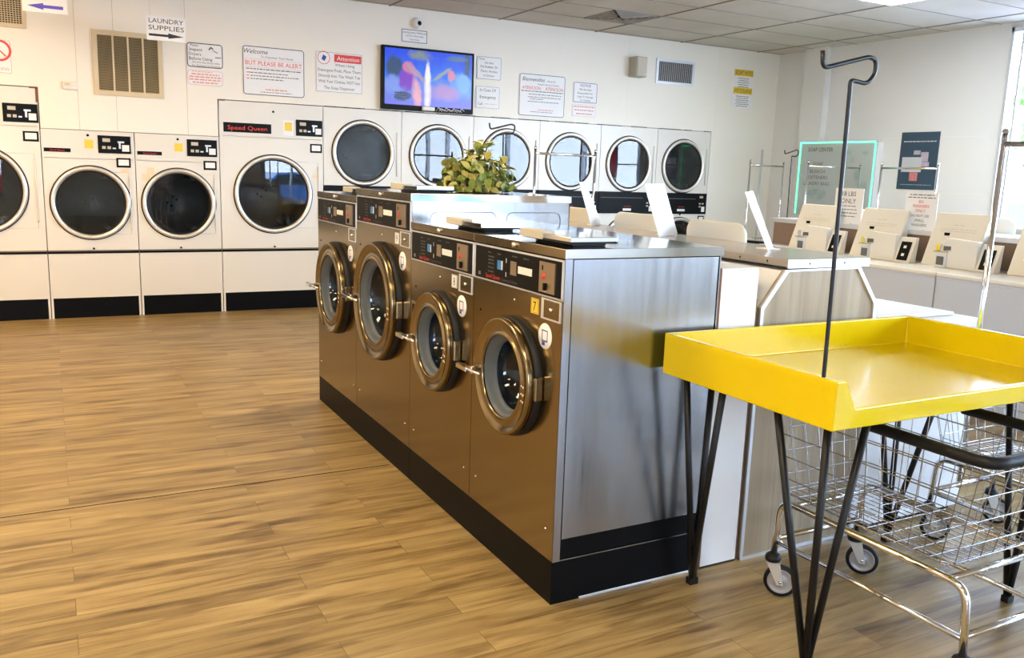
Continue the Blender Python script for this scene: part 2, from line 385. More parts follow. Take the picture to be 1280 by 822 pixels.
# wall behind the camera with two storefront windows
b = MB(); fw = [(-3.4, -0.9), (5.3, 7.1)]
xs = [XL, -3.4, -0.9, 5.3, 7.1, XR+0.15]
for k in range(5):
    if k in (1, 3): b.box(xs[k], xs[k+1], YF-0.15, YF, 0, 0.45, 'wall'); b.box(xs[k], xs[k+1], YF-0.15, YF, 2.7, ZC, 'wall')
    else: b.box(xs[k], xs[k+1], YF-0.15, YF, 0, ZC, 'wall')
struct(b.build('wall_front'))
for k, (x0, x1) in enumerate(fw):
    b = MB(); xm = (x0+x1)/2
    for a, c in ((x0, x0+0.05), (xm-0.025, xm+0.025), (x1-0.05, x1)): b.box(a, c, YF-0.1, YF+0.01, 0.45, 2.7, 'alu')
    b.box(x0, x1, YF-0.1, YF+0.01, 0.45, 0.5, 'alu'); b.box(x0, x1, YF-0.1, YF+0.01, 2.65, 2.7, 'alu')
    w = struct(b.build('window_%d' % (k+8)))
    p = MB(); p.face([(x0, YF-0.05, 0.48), (x1, YF-0.05, 0.48), (x1, YF-0.05, 2.68), (x0, YF-0.05, 2.68)], 'pane'); p.build('pane', w)
b = MB(); b.box(XL-0.15, XL, YF-0.2, D+1.1, 0, ZC, 'wall'); struct(b.build('wall_left'))

# ceiling lights
def ceiling_light(cx, cy, lamp, label, grp=None):
    t = thing('ceiling_light', label, 'ceiling light', (cx, cy, ZC), 0, grp)
    b = MB(); w, d = 0.66, 0.305
    for a in ((-w, w, -d, -d+0.03), (-w, w, d-0.03, d), (-w, -w+0.03, -d, d), (w-0.03, w, -d, d)): b.box(*a, -0.02, -0.001, 'fixture')
    b.build('frame', t)
    b = MB(); b.box(-w+0.03, w-0.03, -d+0.03, d-0.03, -0.014, -0.004, lamp); b.build('diffuser', t)
ceiling_light(6.765, 5.81, 'lampC', 'white ceiling light panel cut by the upper edge of the photo', 'ceiling light panels')
for (x, y, l) in ((2.7, 5.81, 'lampB'), (-1.3, 7.40, 'lampA'), (-3.9, 6.1, 'lampA'), (-0.2, 4.0, 'lampB'), (-2.65, 2.0, 'lampB'), (0.0, 0.74, 'lampB'), (-2.6, -1.4, 'lampB')):
    ceiling_light(x, y, l, 'ceiling light panel above the room, outside the photo', 'ceiling light panels')
# ceiling diffuser (air vent)
t = thing('ceiling_vent', 'square stained air diffuser set in the ceiling tiles', 'vent', (5.76, 8.35, ZC))
b = MB()
for k in range(5):
    r = 0.30-0.055*k; z = -0.006-0.004*k
    for a in ((-r, r, -r, -r+0.03), (-r, r, r-0.03, r), (-r, -r+0.03, -r, r), (r-0.03, r, -r, r)): b.box(*a, z-0.006, -0.001, 'tbar')
b.build('louvre', t)

# ------------------------------------------------------------------ wall signs and wall fittings
UB, VB = (1, 0, 0), (0, 0, 1)
def rrect(x0, x1, z0, z1, r, n=4):
    out = []
    for cx, cz, a0 in ((x1-r, z1-r, 0), (x0+r, z1-r, 90), (x0+r, z0+r, 180), (x1-r, z0+r, 270)):
        for j in range(n+1):
            a = radians(a0+90*j/n); out.append((cx+r*cos(a), cz+r*sin(a)))
    return out
def frame_ring(mb, x0, x1, z0, z1, r, w, y0, y1, m):
    A = rrect(x0, x1, z0, z1, r); B = rrect(x0+w, x1-w, z0+w, z1-w, max(r-w, 0.002)); n = len(A)
    for k in range(n):
        j = (k+1) % n
        mb.face([(A[k][0], y0, A[k][1]), (A[j][0], y0, A[j][1]), (B[j][0], y0, B[j][1]), (B[k][0], y0, B[k][1])], m)
def wall_sign(label, x0, x1, z0, z1, border=None, bg='paper', texts=(), rows=(), r=0.03, bw=0.008, name='wall_sign', cat='sign', y=None, extra=None):
    y = D if y is None else y; cx = (x0+x1)/2
    t = thing(name, label, cat, (cx, y, z0)); off = (cx, y, z0)
    b = MB(); b.prism(rrect(x0, x1, z0, z1, r), y-0.008, y-0.0005, 'y', bg); b.build('board', t, off)
    if border:
        b = MB(); frame_ring(b, x0+0.006, x1-0.006, z0+0.006, z1-0.006, r, bw, y-0.0085, y, border); b.build('border', t, off, recalc=False)
    b = MB(); n = 0
    for (s, tx, tz, h, m, *o) in texts:
        b.text(s, (cx+tx, y-0.0095, tz), UB, VB, h=h, m=m, maxw=(o[0] if o else (x1-x0)*0.93), shear=(o[1] if len(o) > 1 else 0)); n += 1
    for (tx, tz, w, h, m) in rows:
        b.dashes((cx+tx, y-0.0095, tz), UB, VB, w, h, m); n += 1
    if n: b.build('lettering', t, off, recalc=False)
    if extra: extra(t, off, y)
    return t

wall_sign('white rounded sign asking to inspect dryers, black border, stacked over a small red notice', 1.273, 1.628, 2.478, 2.724, 'ink',
    texts=[('Please', -0.10, 2.695, 0.022, 'greyink'), ('Inspect', -0.085, 2.655, 0.030, 'ink', 0.15), ('Dryers', -0.095, 2.612, 0.030, 'ink', 0.13), ('Before Using', -0.04, 2.568, 0.030, 'ink', 0.25), ('We Are Not Responsible', 0.01, 2.533, 0.018, 'greyink', 0.29), ('For Damages To Clothing', 0.01, 2.503, 0.018, 'greyink', 0.29)],
    extra=lambda t, off, y: MB().tube([(1.49, y-0.010, 2.66), (1.51, y-0.010, 2.685), (1.53, y-0.010, 2.67)], 0.006, 'ink', 6).tube([(1.53, y-0.010, 2.655), (1.575, y-0.010, 2.635)], 0.003, 'ink', 6).tube([(1.55, y-0.010, 2.59), (1.605, y-0.010, 2.59)], 0.004, 'ink', 6).build('drawing', t, off))
wall_sign('small pink and red lettered notice directly below the inspect dryers sign', 1.275, 1.626, 2.307, 2.463, 'palered',
    rows=[(-0.03, 2.442, 0.20, 0.007, 'palered'), (0.0, 2.418, 0.27, 0.013, 'palered'), (0.0, 2.392, 0.31, 0.013, 'palered'), (0.0, 2.366, 0.31, 0.013, 'palered'), (0.0, 2.338, 0.25, 0.013, 'palered')], bw=0.004)
wall_sign('large white welcome sign reading but please be alert in red', 1.812, 2.455, 2.25, 2.745, 'ink',
    texts=[('Welcome', -0.19, 2.69, 0.045, 'ink', 0.25, 0.25), ('To Customer Your Home', 0.03, 2.640, 0.022, 'greyink', 0.45, 0.25), ('BUT PLEASE BE ALERT', 0.0, 2.575, 0.043, 'red', 0.58)],
    rows=[(0, 2.612, 0.59, 0.003, 'palered'), (0, 2.535, 0.59, 0.003, 'palered'), (0.0, 2.515, 0.57, 0.009, 'greyink'), (-0.05, 2.478, 0.40, 0.008, 'greyink'), (0.01, 2.448, 0.50, 0.008, 'greyink'), (-0.07, 2.418, 0.34, 0.008, 'greyink'), (-0.265, 2.478, 0.03, 0.008, 'red'), (-0.265, 2.448, 0.03, 0.008, 'red'), (-0.265, 2.418, 0.03, 0.008, 'red'), (0.02, 2.315, 0.22, 0.013, 'palered'), (0.02, 2.288, 0.32, 0.006, 'greyink')], bw=0.007)
def att(t, off, y):
    b = MB(); b.lathe([(0.062, 0), (0.068, 0)], (2.66, y-0.0095, 2.69), 'y', 'red', 32); b.face([(2.635, y-0.0098, 2.675), (2.668, y-0.0098, 2.655), (2.690, y-0.0098, 2.700), (2.655, y-0.0098, 2.722)], 'blueink'); b.build('pod_picture', t, off, recalc=False)
    b = MB(); b.box(2.775, 3.075, y-0.0105, y-0.008, 2.655, 2.735, 'red'); o = b.build('banner', t, off)
    b = MB(); b.text('Attention', (2.925, y-0.0115, 2.695), UB, VB, h=0.045, m='whiteink', maxw=0.26, shear=0.1); b.build('banner_lettering', o, None, recalc=False).data.transform(Matrix.Translation(-Vector(off)))
wall_sign('white square detergent pod sign with red banner word and blue pod in a circle', 2.572, 3.09, 2.335, 2.756, 'greyink',
    texts=[('When Using', 0.06, 2.625, 0.030, 'greyink', 0.24), ('Detergent Pods, Place Them', 0.0, 2.566, 0.031, 'greyink', 0.47), ('Directly Into The Wash Tub', 0.0, 2.508, 0.031, 'greyink', 0.46), ('With Your Clothes, NOT Into', 0.0, 2.450, 0.031, 'greyink', 0.46), ('The Soap Dispenser', 0.0, 2.385, 0.031, 'greyink', 0.34)], r=0.01, bw=0.003, extra=att)
wall_sign('small white CCTV notice with black border below the dome camera', 3.535, 3.848, 2.935, 3.082, 'ink',
    texts=[('Security System Will Record', 0, 3.045, 0.018, 'ink', 0.28), ('CCTV on Recorded', 0, 3.010, 0.018, 'ink', 0.24), ('Your Visits', 0, 2.972, 0.018, 'ink', 0.15)], r=0.004, bw=0.006)
wall_sign('white please do not put rubber or plastic articles in dryers sign', 4.468, 4.793, 2.61, 2.875, 'greyink',
    texts=[('Please', -0.10, 2.845, 0.022, 'ink', 0.11, 0.2), ('Do Not', 0.0, 2.803, 0.024, 'ink', 0.14), ('Put Rubber Or', 0, 2.758, 0.026, 'ink', 0.29), ('Plastic Articles', 0, 2.708, 0.026, 'greyink', 0.29), ('In Dryers', 0, 2.660, 0.026, 'greyink', 0.20)], r=0.02, bw=0.004)
wall_sign('white in case of emergency sign below the rubber and plastic notice', 4.464, 4.780, 2.281, 2.540, 'greyink',
    texts=[('In Case Of', 0, 2.495, 0.034, 'greyink', 0.28), ('Emergency', 0, 2.415, 0.034, 'ink', 0.28), ('Call', -0.10, 2.335, 0.028, 'greyink', 0.08)], rows=[(0.04, 2.335, 0.16, 0.008, 'grille')], r=0.02, bw=0.003)
wall_sign('large white Spanish welcome sign with atencion in red', 5.036, 5.684, 2.23, 2.73, 'ink',
    texts=[('Bienvenidos', -0.13, 2.665, 0.045, 'ink', 0.33, 0.3), ('Clientes De', 0.12, 2.655, 0.018, 'greyink', 0.16), ('Nuestro Servicio Clientes', 0.08, 2.612, 0.02, 'greyink', 0.40, 0.2), ('ATENCION', -0.155, 2.565, 0.038, 'red', 0.25), ('ATENCION', 0.165, 2.565, 0.038, 'red', 0.25)],
    rows=[(0.0, 2.525, 0.59, 0.009, 'greyink'), (0.04, 2.490, 0.46, 0.007, 'greyink'), (0.03, 2.458, 0.46, 0.007, 'greyink'), (-0.08, 2.435, 0.18, 0.007, 'greyink'), (0.02, 2.405, 0.44, 0.007, 'greyink'), (0.05, 2.31, 0.22, 0.010, 'palered'), (0.0, 2.285, 0.32, 0.006, 'greyink')], bw=0.006)
wall_sign('blue bordered not responsible sign, first right of the Spanish welcome sign', 5.800, 6.158, 2.433, 2.685, 'blueink',
    texts=[('NOTICE', 0, 2.645, 0.030, 'blueink', 0.30), ('We Are Not', 0, 2.597, 0.024, 'ink', 0.23), ('Responsible For', 0, 2.552, 0.024, 'greyink', 0.31), ('Loss Or Damage', 0, 2.510, 0.024, 'greyink', 0.31), ('To Clothes', 0, 2.468, 0.024, 'greyink', 0.20)], r=0.015, bw=0.006)
wall_sign('small red lettered notice directly below the blue bordered sign', 5.797, 6.15, 2.264, 2.42, 'palered',
    rows=[(0, 2.388, 0.31, 0.014, 'palered'), (0, 2.345, 0.29, 0.014, 'palered'), (0, 2.302, 0.24, 0.014, 'palered')], r=0.015, bw=0.003)
def sec(t, off, y):
    for z, w, s in ((3.005, 0.34, 'SECURITY NOTICE'), (2.765, 0.34, 'AVISO DE SEGURIDAD')):
        b = MB(); b.box(8.555-w/2, 8.555+w/2, y-0.0105, y-0.008, z-0.045, z+0.045, 'yellow_label'); o = b.build('yellow_band', t, off)
        b = MB(); b.text(s, (8.555, y-0.0115, z), UB, VB, h=0.055, m='ink', maxw=0.31); b.build('band_lettering', o, None, recalc=False).data.transform(Matrix.Translation(-Vector(off)))
wall_sign('tall security notice with two yellow bands near the room corner', 8.37, 8.74, 2.535, 3.06, None, 'paper',
    rows=[(0, 2.93-0.028*k, 0.20-0.03*(k % 2), 0.008, 'greyink') for k in range(5)]+[(0, 2.69-0.026*k, 0.24-0.03*(k % 2), 0.008, 'greyink') for k in range(6)], r=0.005, extra=sec)
def nos(t, off, y):
    b = MB(); b.lathe([(0.075, 0), (0.095, 0)], (-0.33, y-0.0095, 2.49), 'y', 'red', 32); b.tube([(-0.38, y-0.0098, 2.54), (-0.28, y-0.0098, 2.44)], 0.006, 'red', 5); b.build('ban_symbol', t, off, recalc=False)
wall_sign('white no smoking sign with red ring cut by the left edge of the photo', -0.45, -0.235, 2.286, 2.585, 'palered', texts=[('NO', -0.02, 2.37, 0.022, 'palered'), ('SMOKING', 0.0, 2.33, 0.026, 'palered', 0.18)], r=0.01, bw=0.004, extra=nos)

# grilles
def grille(label, x0, x1, z0, z1, cols, rows, fr, mfr, mlv, lattice=False, vertical=False, name='air_grille'):
    t = thing(name, label, 'vent', ((x0+x1)/2, D, z0)); off = ((x0+x1)/2, D, z0)
    b = MB(); y = D
    b.box(x0, x1, y-0.018, y-0.0005, z0, z0+fr, mfr); b.box(x0, x1, y-0.018, y-0.0005, z1-fr, z1, mfr); b.box(x0, x0+fr, y-0.018, y-0.0005, z0+fr, z1-fr, mfr); b.box(x1-fr, x1, y-0.018, y-0.0005, z0+fr, z1-fr, mfr)
    for k in range(1, cols):
        x = x0+fr+(x1-x0-2*fr)*k/cols; b.box(x-0.009, x+0.009, y-0.016, y-0.0005, z0+fr, z1-fr, mfr)
    b.build('frame', t, off, bevel=0.002)
    b = MB(); b.box(x0+fr*0.5, x1-fr*0.5, y-0.002, y-0.0004, z0+fr*0.5, z1-fr*0.5, 'dark'); b.build('backing', t, off)
    b = MB()
    if lattice:
        for k in range(rows+1):
            z = z0+fr+(z1-z0-2*fr)*k/rows; b.box(x0+fr, x1-fr, y-0.010, y-0.003, z-0.0035, z+0.0035, mfr)
            x = x0+fr+(x1-x0-2*fr)*k/rows; b.box(x-0.0035, x+0.0035, y-0.010, y-0.003, z0+fr, z1-fr, mfr)
    elif vertical:
        for k in range(rows):
            x = x0+fr+(x1-x0-2*fr)*(k+0.5)/rows; b.prism([(x-0.008, y-0.014), (x-0.004, y-0.014), (x+0.006, y-0.003), (x+0.002, y-0.003)], z0+fr, z1-fr, 'z', mlv)
    else:
        for k in range(rows):
            z = z0+fr+(z1-z0-2*fr)*(k+0.5)/rows; h = (z1-z0-2*fr)/rows
            b.face([(x0+fr, y-0.012, z-h*0.45), (x1-fr, y-0.012, z-h*0.45), (x1-fr, y-0.004, z+h*0.35), (x0+fr, y-0.004, z+h*0.35)], mlv)
    b.build('louvres', t, off, recalc=False)
    return t
grille('large tan return air grille with four louvred columns left of the laundry supplies sign', 0.432, 1.055, 2.155, 2.755, 4, 34, 0.045, 'grille', 'grille_dark')
grille('square lattice air grille at the upper left edge of the photo', -0.62, -0.10, 2.70, 3.15, 1, 20, 0.035, 'grille', 'grille_dark', lattice=True)
grille('white wall vent with vertical fins right of the speaker', 7.05, 7.682, 2.757, 3.073, 1, 26, 0.035, 'alu', 'white', vertical=True)
# thermostat
t = thing('thermostat', 'cream thermostat on the wall above the small dryers', 'thermostat', (0.229, D, 2.185)); off = (0.229, D, 2.185)
b = MB(); b.box(0.165, 0.293, D-0.03, D-0.0005, 2.185, 2.258, 'cream'); b.build('housing', t, off, bevel=0.005)
b = MB(); b.box(0.18, 0.225, D-0.032, D-0.03, 2.22, 2.245, 'grille'); b.build('display', t, off)
b = MB(); b.box(0.245, 0.28, D-0.033, D-0.03, 2.2, 2.21, 'whiteink'); b.box(0.245, 0.28, D-0.033, D-0.03, 2.23, 2.24, 'whiteink'); b.build('button', t, off)
# dome camera
t = thing('security_camera', 'small white dome camera high on the back wall above the television', 'camera', (3.71, D, 3.15)); off = (3.71, D, 3.15)
b = MB(); b.lathe([(0, -0.07), (0.03, -0.068), (0.05, -0.05), (0.058, -0.02), (0.06, -0.0005)], (3.71, D, 3.15), 'y', 'white', 24); b.build('housing', t, off)
b = MB(); b.lathe([(0, -0.088), (0.018, -0.082), (0.026, -0.065)], (3.725, D, 3.145), 'y', 'black', 20); b.build('lens', t, off)
# speaker
t = thing('wall_speaker', 'grey box speaker on the back wall between Spanish sign and wall vent', 'speaker', (6.71, D, 2.80)); off = (6.71, D, 2.8)
b = MB(); b.prism([(6.62, D-0.001), (6.80, D-0.001), (6.80, D-0.15), (6.635, D-0.17), (6.62, D-0.15)], 2.80, 3.045, 'z', 'spk'); b.build('cabinet', t, off, bevel=0.006)
b = MB(); b.face([(6.645, D-0.171, 2.815), (6.79, D-0.1535, 2.815), (6.79, D-0.1535, 3.03), (6.645, D-0.171, 3.03)], 'beige'); b.build('front_cloth', t, off, recalc=False)
b = MB(); b.lathe([(0, -0.003), (0.008, 0)], (6.77, D-0.157, 2.83), 'y', 'whiteink', 12); b.build('badge', t, off)
# conduit stub on wall near corner
b = MB(); b.tube([(8.86, 9.2, 0.0), (8.86, 9.2, 1.98)], 0.016, 'alu', 10); tag(b.build('metal_pole', None, (8.86, 9.2, 0)), 'thin upright grey pole behind the farthest hanging rack', 'pole')

# television
def tv_material():
    m, nt, bs = _nt('tv_picture'); N, L = nt.nodes, nt.links
    tc = N.new('ShaderNodeTexCoord'); sp = N.new('ShaderNodeSeparateXYZ'); L.new(tc.outputs['Object'], sp.inputs[0])
    def mth(op, a, b_=None):
        n = N.new('ShaderNodeMath'); n.operation = op
        for k, v in enumerate((a, b_)):
            if v is None: continue
            if isinstance(v, (int, float)): n.inputs[k].default_value = v
            else: L.new(v, n.inputs[k])
        return n.outputs[0]
    X, Z = sp.outputs['X'], sp.outputs['Z']
    nz = N.new('ShaderNodeTexNoise'); nz.inputs['Scale'].default_value = 11; nz.inputs['Detail'].default_value = 8; L.new(tc.outputs['Object'], nz.inputs['Vector'])
    wob = mth('MULTIPLY', mth('SUBTRACT', nz.outputs['Fac'], 0.5), 2.6)
    def blob(cx, cz, rx, rz, soft=0.25, rot=0):
        dx = mth('SUBTRACT', X, cx); dz = mth('SUBTRACT', Z, cz)
        u = mth('ADD', mth('MULTIPLY', dx, cos(rot)), mth('MULTIPLY', dz, sin(rot))); w = mth('SUBTRACT', mth('MULTIPLY', dz, cos(rot)), mth('MULTIPLY', dx, sin(rot)))
        d = mth('ADD', mth('POWER', mth('ABSOLUTE', mth('DIVIDE', u, rx)), 2.0), mth('POWER', mth('ABSOLUTE', mth('DIVIDE', w, rz)), 2.0))
        mr = N.new('ShaderNodeMapRange'); mr.inputs['From Min'].default_value = 1.2+soft; mr.inputs['From Max'].default_value = 0.8-soft
        L.new(mth('ADD', d, wob), mr.inputs['Value']); return mr.outputs[0]
    cur = None
    g = N.new('ShaderNodeValToRGB'); L.new(mth('MULTIPLY', mth('ADD', Z, mth('MULTIPLY', wob, 0.12)), 1.55), g.inputs[0]); e = g.color_ramp.elements
    e[0].position = 0.1; e[0].color = (0.16, 0.15, 0.82, 1); e[1].position = 0.95; e[1].color = (0.0, 0.06, 0.85, 1)
    x = e.new(0.45); x.color = (0.10, 0.25, 0.80, 1); x = e.new(0.62); x.color = (0.0, 0.14, 0.90, 1)
    cur = g.outputs[0]
    for args, col in (((-0.42, 0.44, 0.09, 0.14), (0.01, 0.05, 0.16)), ((0.47, 0.52, 0.04, 0.20), (0.01, 0.06, 0.20)), ((-0.12, 0.60, 0.13, 0.05, 0.6), (0.22, 0.27, 0.25)), ((0.33, 0.60, 0.11, 0.03, 0.6), (0.10, 0.20, 0.30)),
                      ((-0.42, 0.27, 0.13, 0.10), (0.20, 0.30, 0.85)), ((0.40, 0.30, 0.16, 0.13), (0.13, 0.35, 0.85)), ((-0.27, 0.33, 0.10, 0.11), (0.20, 0.01, 0.55)),
                      ((-0.24, 0.46, 0.07, 0.06), (0.65, 0.18, 0.35)), ((-0.15, 0.40, 0.14, 0.03, 0.4, -0.7), (0.45, 0.30, 0.45)), ((-0.15, 0.20, 0.05, 0.16, 0.5, 0.1), (0.90, 0.40, 0.45)), ((0.20, 0.22, 0.17, 0.08, 0.6), (0.45, 0.25, 0.62)),
                      ((0.16, 0.42, 0.14, 0.02, 0.4, 0.6), (0.30, 0.35, 0.40)), ((0.27, 0.41, 0.045, 0.06), (0.70, 0.25, 0.40)), ((0.42, 0.33, 0.09, 0.09), (0.20, 0.45, 0.92)), ((-0.02, 0.22, 0.035, 0.26, 0.9), (0.95, 0.85, 0.90)), ((-0.02, 0.40, 0.03, 0.12), (0.95, 0.92, 0.80)), ((-0.32, 0.15, 0.10, 0.05, 0.05), (0.015, 0.05, 0.22))):
        mx = N.new('ShaderNodeMix'); mx.data_type = 'RGBA'; L.new(blob(*args), mx.inputs['Factor']); L.new(cur, mx.inputs['A']); mx.inputs['B'].default_value = (*col, 1); cur = mx.outputs['Result']
    bs.inputs['Base Color'].default_value = (0.01, 0.01, 0.01, 1); bs.inputs['Roughness'].default_value = 0.25
    L.new(cur, bs.inputs['Emission Color']); bs.inputs['Emission Strength'].default_value = 0.38
    return m
M['tvpic'] = tv_material()
TX = 3.85
t = thing('television', 'wall-mounted flat television showing a blue picture above the stacked dryers', 'television', (TX, D, 2.20))
hw = 0.556
b = MB(); b.box(-hw, hw, -0.07, -0.001, 0, 0.68, 'black'); b.build('casing', t, bevel=0.006)
b = MB(); b.box(-hw+0.028, hw-0.028, -0.0715, -0.070, 0.055, 0.655, 'tvpic'); b.build('screen', t)
b = MB()
for k in range(3): b.dashes((-0.33, -0.0722, 0.185-0.028*k), UB, VB, 0.17, 0.010, 'greyink', 0.035)
b.build('caption_text', t, recalc=False)
b = MB(); b.box(-0.09, 0.06, -0.11, -0.069, 0.005, 0.05, 'whiteink'); b.build('receiver_box', t, bevel=0.01)
b = MB()
for k in range(10):
    x = 0.09+0.032*k; b.tube(arc_path([(x, -0.072, 0.01), (x+0.02, -0.088, 0.055-0.013*(k % 3)), (x+0.06, -0.08, 0.015+0.01*(k % 2))], 0.02), 0.005, 'alu', 6)
b.build('cable_bunch', t)

# hanging signs
def hanging_sign(label, x0, x1, z0, z1, y, art):
    cx = (x0+x1)/2; t = thing('hanging_sign', label, 'sign', (cx, y, z0)); off = (cx, y, z0)
    b = MB(); b.box(x0, x1, y-0.004, y+0.004, z0, z1, 'paper'); b.build('board', t, off)
    for x in (x0+0.03, x1-0.03): b = MB(); b.tube([(x, y, z1-0.01), (x, y, ZC)], 0.0018, 'alu', 5); b.build('wire', t, off)
    b = MB(); art(b, y-0.005); b.build('lettering', t, off, recalc=False)
def arrow(b, x0, x1, z, y, m, s=1, th=0.016, hd=0.032):
    a, c = (x0, x1) if s > 0 else (x1, x0); k = (c-a)*0.45
    b.face([(a, y, z-th/2), (c-k, y, z-th/2), (c-k, y, z+th/2), (a, y, z+th/2)], m); b.face([(c-k, y, z-hd/2), (c, y, z), (c-k, y, z+hd/2)], m)
hanging_sign('white hanging laundry supplies sign with black right arrow', 0.843, 1.172, 2.612, 2.820, 8.6,
    lambda b, y: (b.text('LAUNDRY', (1.008, y, 2.782), UB, VB, h=0.040, w=0.29, m='ink'), b.text('SUPPLIES', (1.008, y, 2.722), UB, VB, h=0.040, w=0.30, m='ink'), arrow(b, 0.86, 1.155, 2.658, y, 'ink', 1, 0.020, 0.046)))
hanging_sign('white hanging sign with purple left arrow at the upper left edge of the photo', -0.115, 0.222, 2.752, 3.0, 8.6, lambda b, y: (arrow(b, -0.08, 0.19, 2.80, y, 'purple', -1, 0.026, 0.055), b.text('LAUNDRY', (0.05, y, 2.95), UB, VB, h=0.04, m='ink', maxw=0.28)))

# ------------------------------------------------------------------ dryers (front plane y=0, local)
def door_set(t, cx, cz, R, mname='ring'):
    # ring, gasket, glass, drum
    b = MB(); b.lathe([(R, 0.0), (R, -0.022), (R-0.004, -0.030), (R-0.014, -0.034), (R-0.030, -0.030), (R-0.040, -0.022), (R-0.042, -0.012)], (cx, 0, cz), 'y', mname, 72); ring = b.build('door_ring', t)
    b = MB(); b.lathe([(R+0.012, -0.001), (R+0.010, -0.006), (R, -0.006)], (cx, 0, cz), 'y', 'rubber', 64); b.build('outer_seal', ring)
    b = MB(); b.lathe([(R-0.041, -0.020), (R-0.052, -0.024), (R-0.056, -0.012)], (cx, 0, cz), 'y', 'rubber', 64); b.build('inner_seal', ring)
    b = MB(); r = R-0.055; b.lathe([(r, -0.016), (r*0.6, -0.0165), (0, -0.017)], (cx, 0, cz), 'y', 'glass', 64); b.build('door_glass', t)
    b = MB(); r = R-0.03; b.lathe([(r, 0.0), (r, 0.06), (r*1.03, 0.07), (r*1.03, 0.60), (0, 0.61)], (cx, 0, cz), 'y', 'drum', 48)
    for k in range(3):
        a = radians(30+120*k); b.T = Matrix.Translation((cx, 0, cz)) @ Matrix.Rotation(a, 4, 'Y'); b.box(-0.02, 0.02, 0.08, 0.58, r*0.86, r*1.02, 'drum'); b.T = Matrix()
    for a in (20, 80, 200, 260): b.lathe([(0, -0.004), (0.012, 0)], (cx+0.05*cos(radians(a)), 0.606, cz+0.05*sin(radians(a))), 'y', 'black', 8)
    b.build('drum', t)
def ctl_panel(t, x0, x1, z0, z1, sc=1):
    w, h = x1-x0, z1-z0; P = lambda u, v: (x0+u*w, z0+v*h)
    b = MB(); b.box(x0, x1, -0.010, -0.0005, z0, z1, 'black'); o = b.build('control_panel', t, bevel=0.002)
    def rc(u0, u1, v0, v1, m, nm):
        b = MB(); a = P(u0, v0); c = P(u1, v1); b.box(a[0], c[0], -0.012, -0.010, a[1], c[1], m); b.build(nm, o)
    rc(0.14, 0.37, 0.64, 0.84, 'beige', 'display')
    for u in (0.12, 0.28): rc(u, u+0.11, 0.24, 0.40, 'beige', 'button')
    rc(0.44, 0.54, 0.25, 0.33, 'alu', 'button')
    b = MB(); b.box(*[P(0.63, 0)[0], P(0.69, 0)[0]], -0.016, -0.010, P(0, 0.28)[1], P(0, 0.70)[1], 'alu'); b.box(P(0.60, 0)[0], P(0.80, 0)[0], -0.014, -0.010, P(0, 0.60)[1], P(0, 0.70)[1], 'alu'); b.build('coin_slot', o)
    rc(0.73, 0.95, 0.13, 0.50, 'paper', 'price_card')
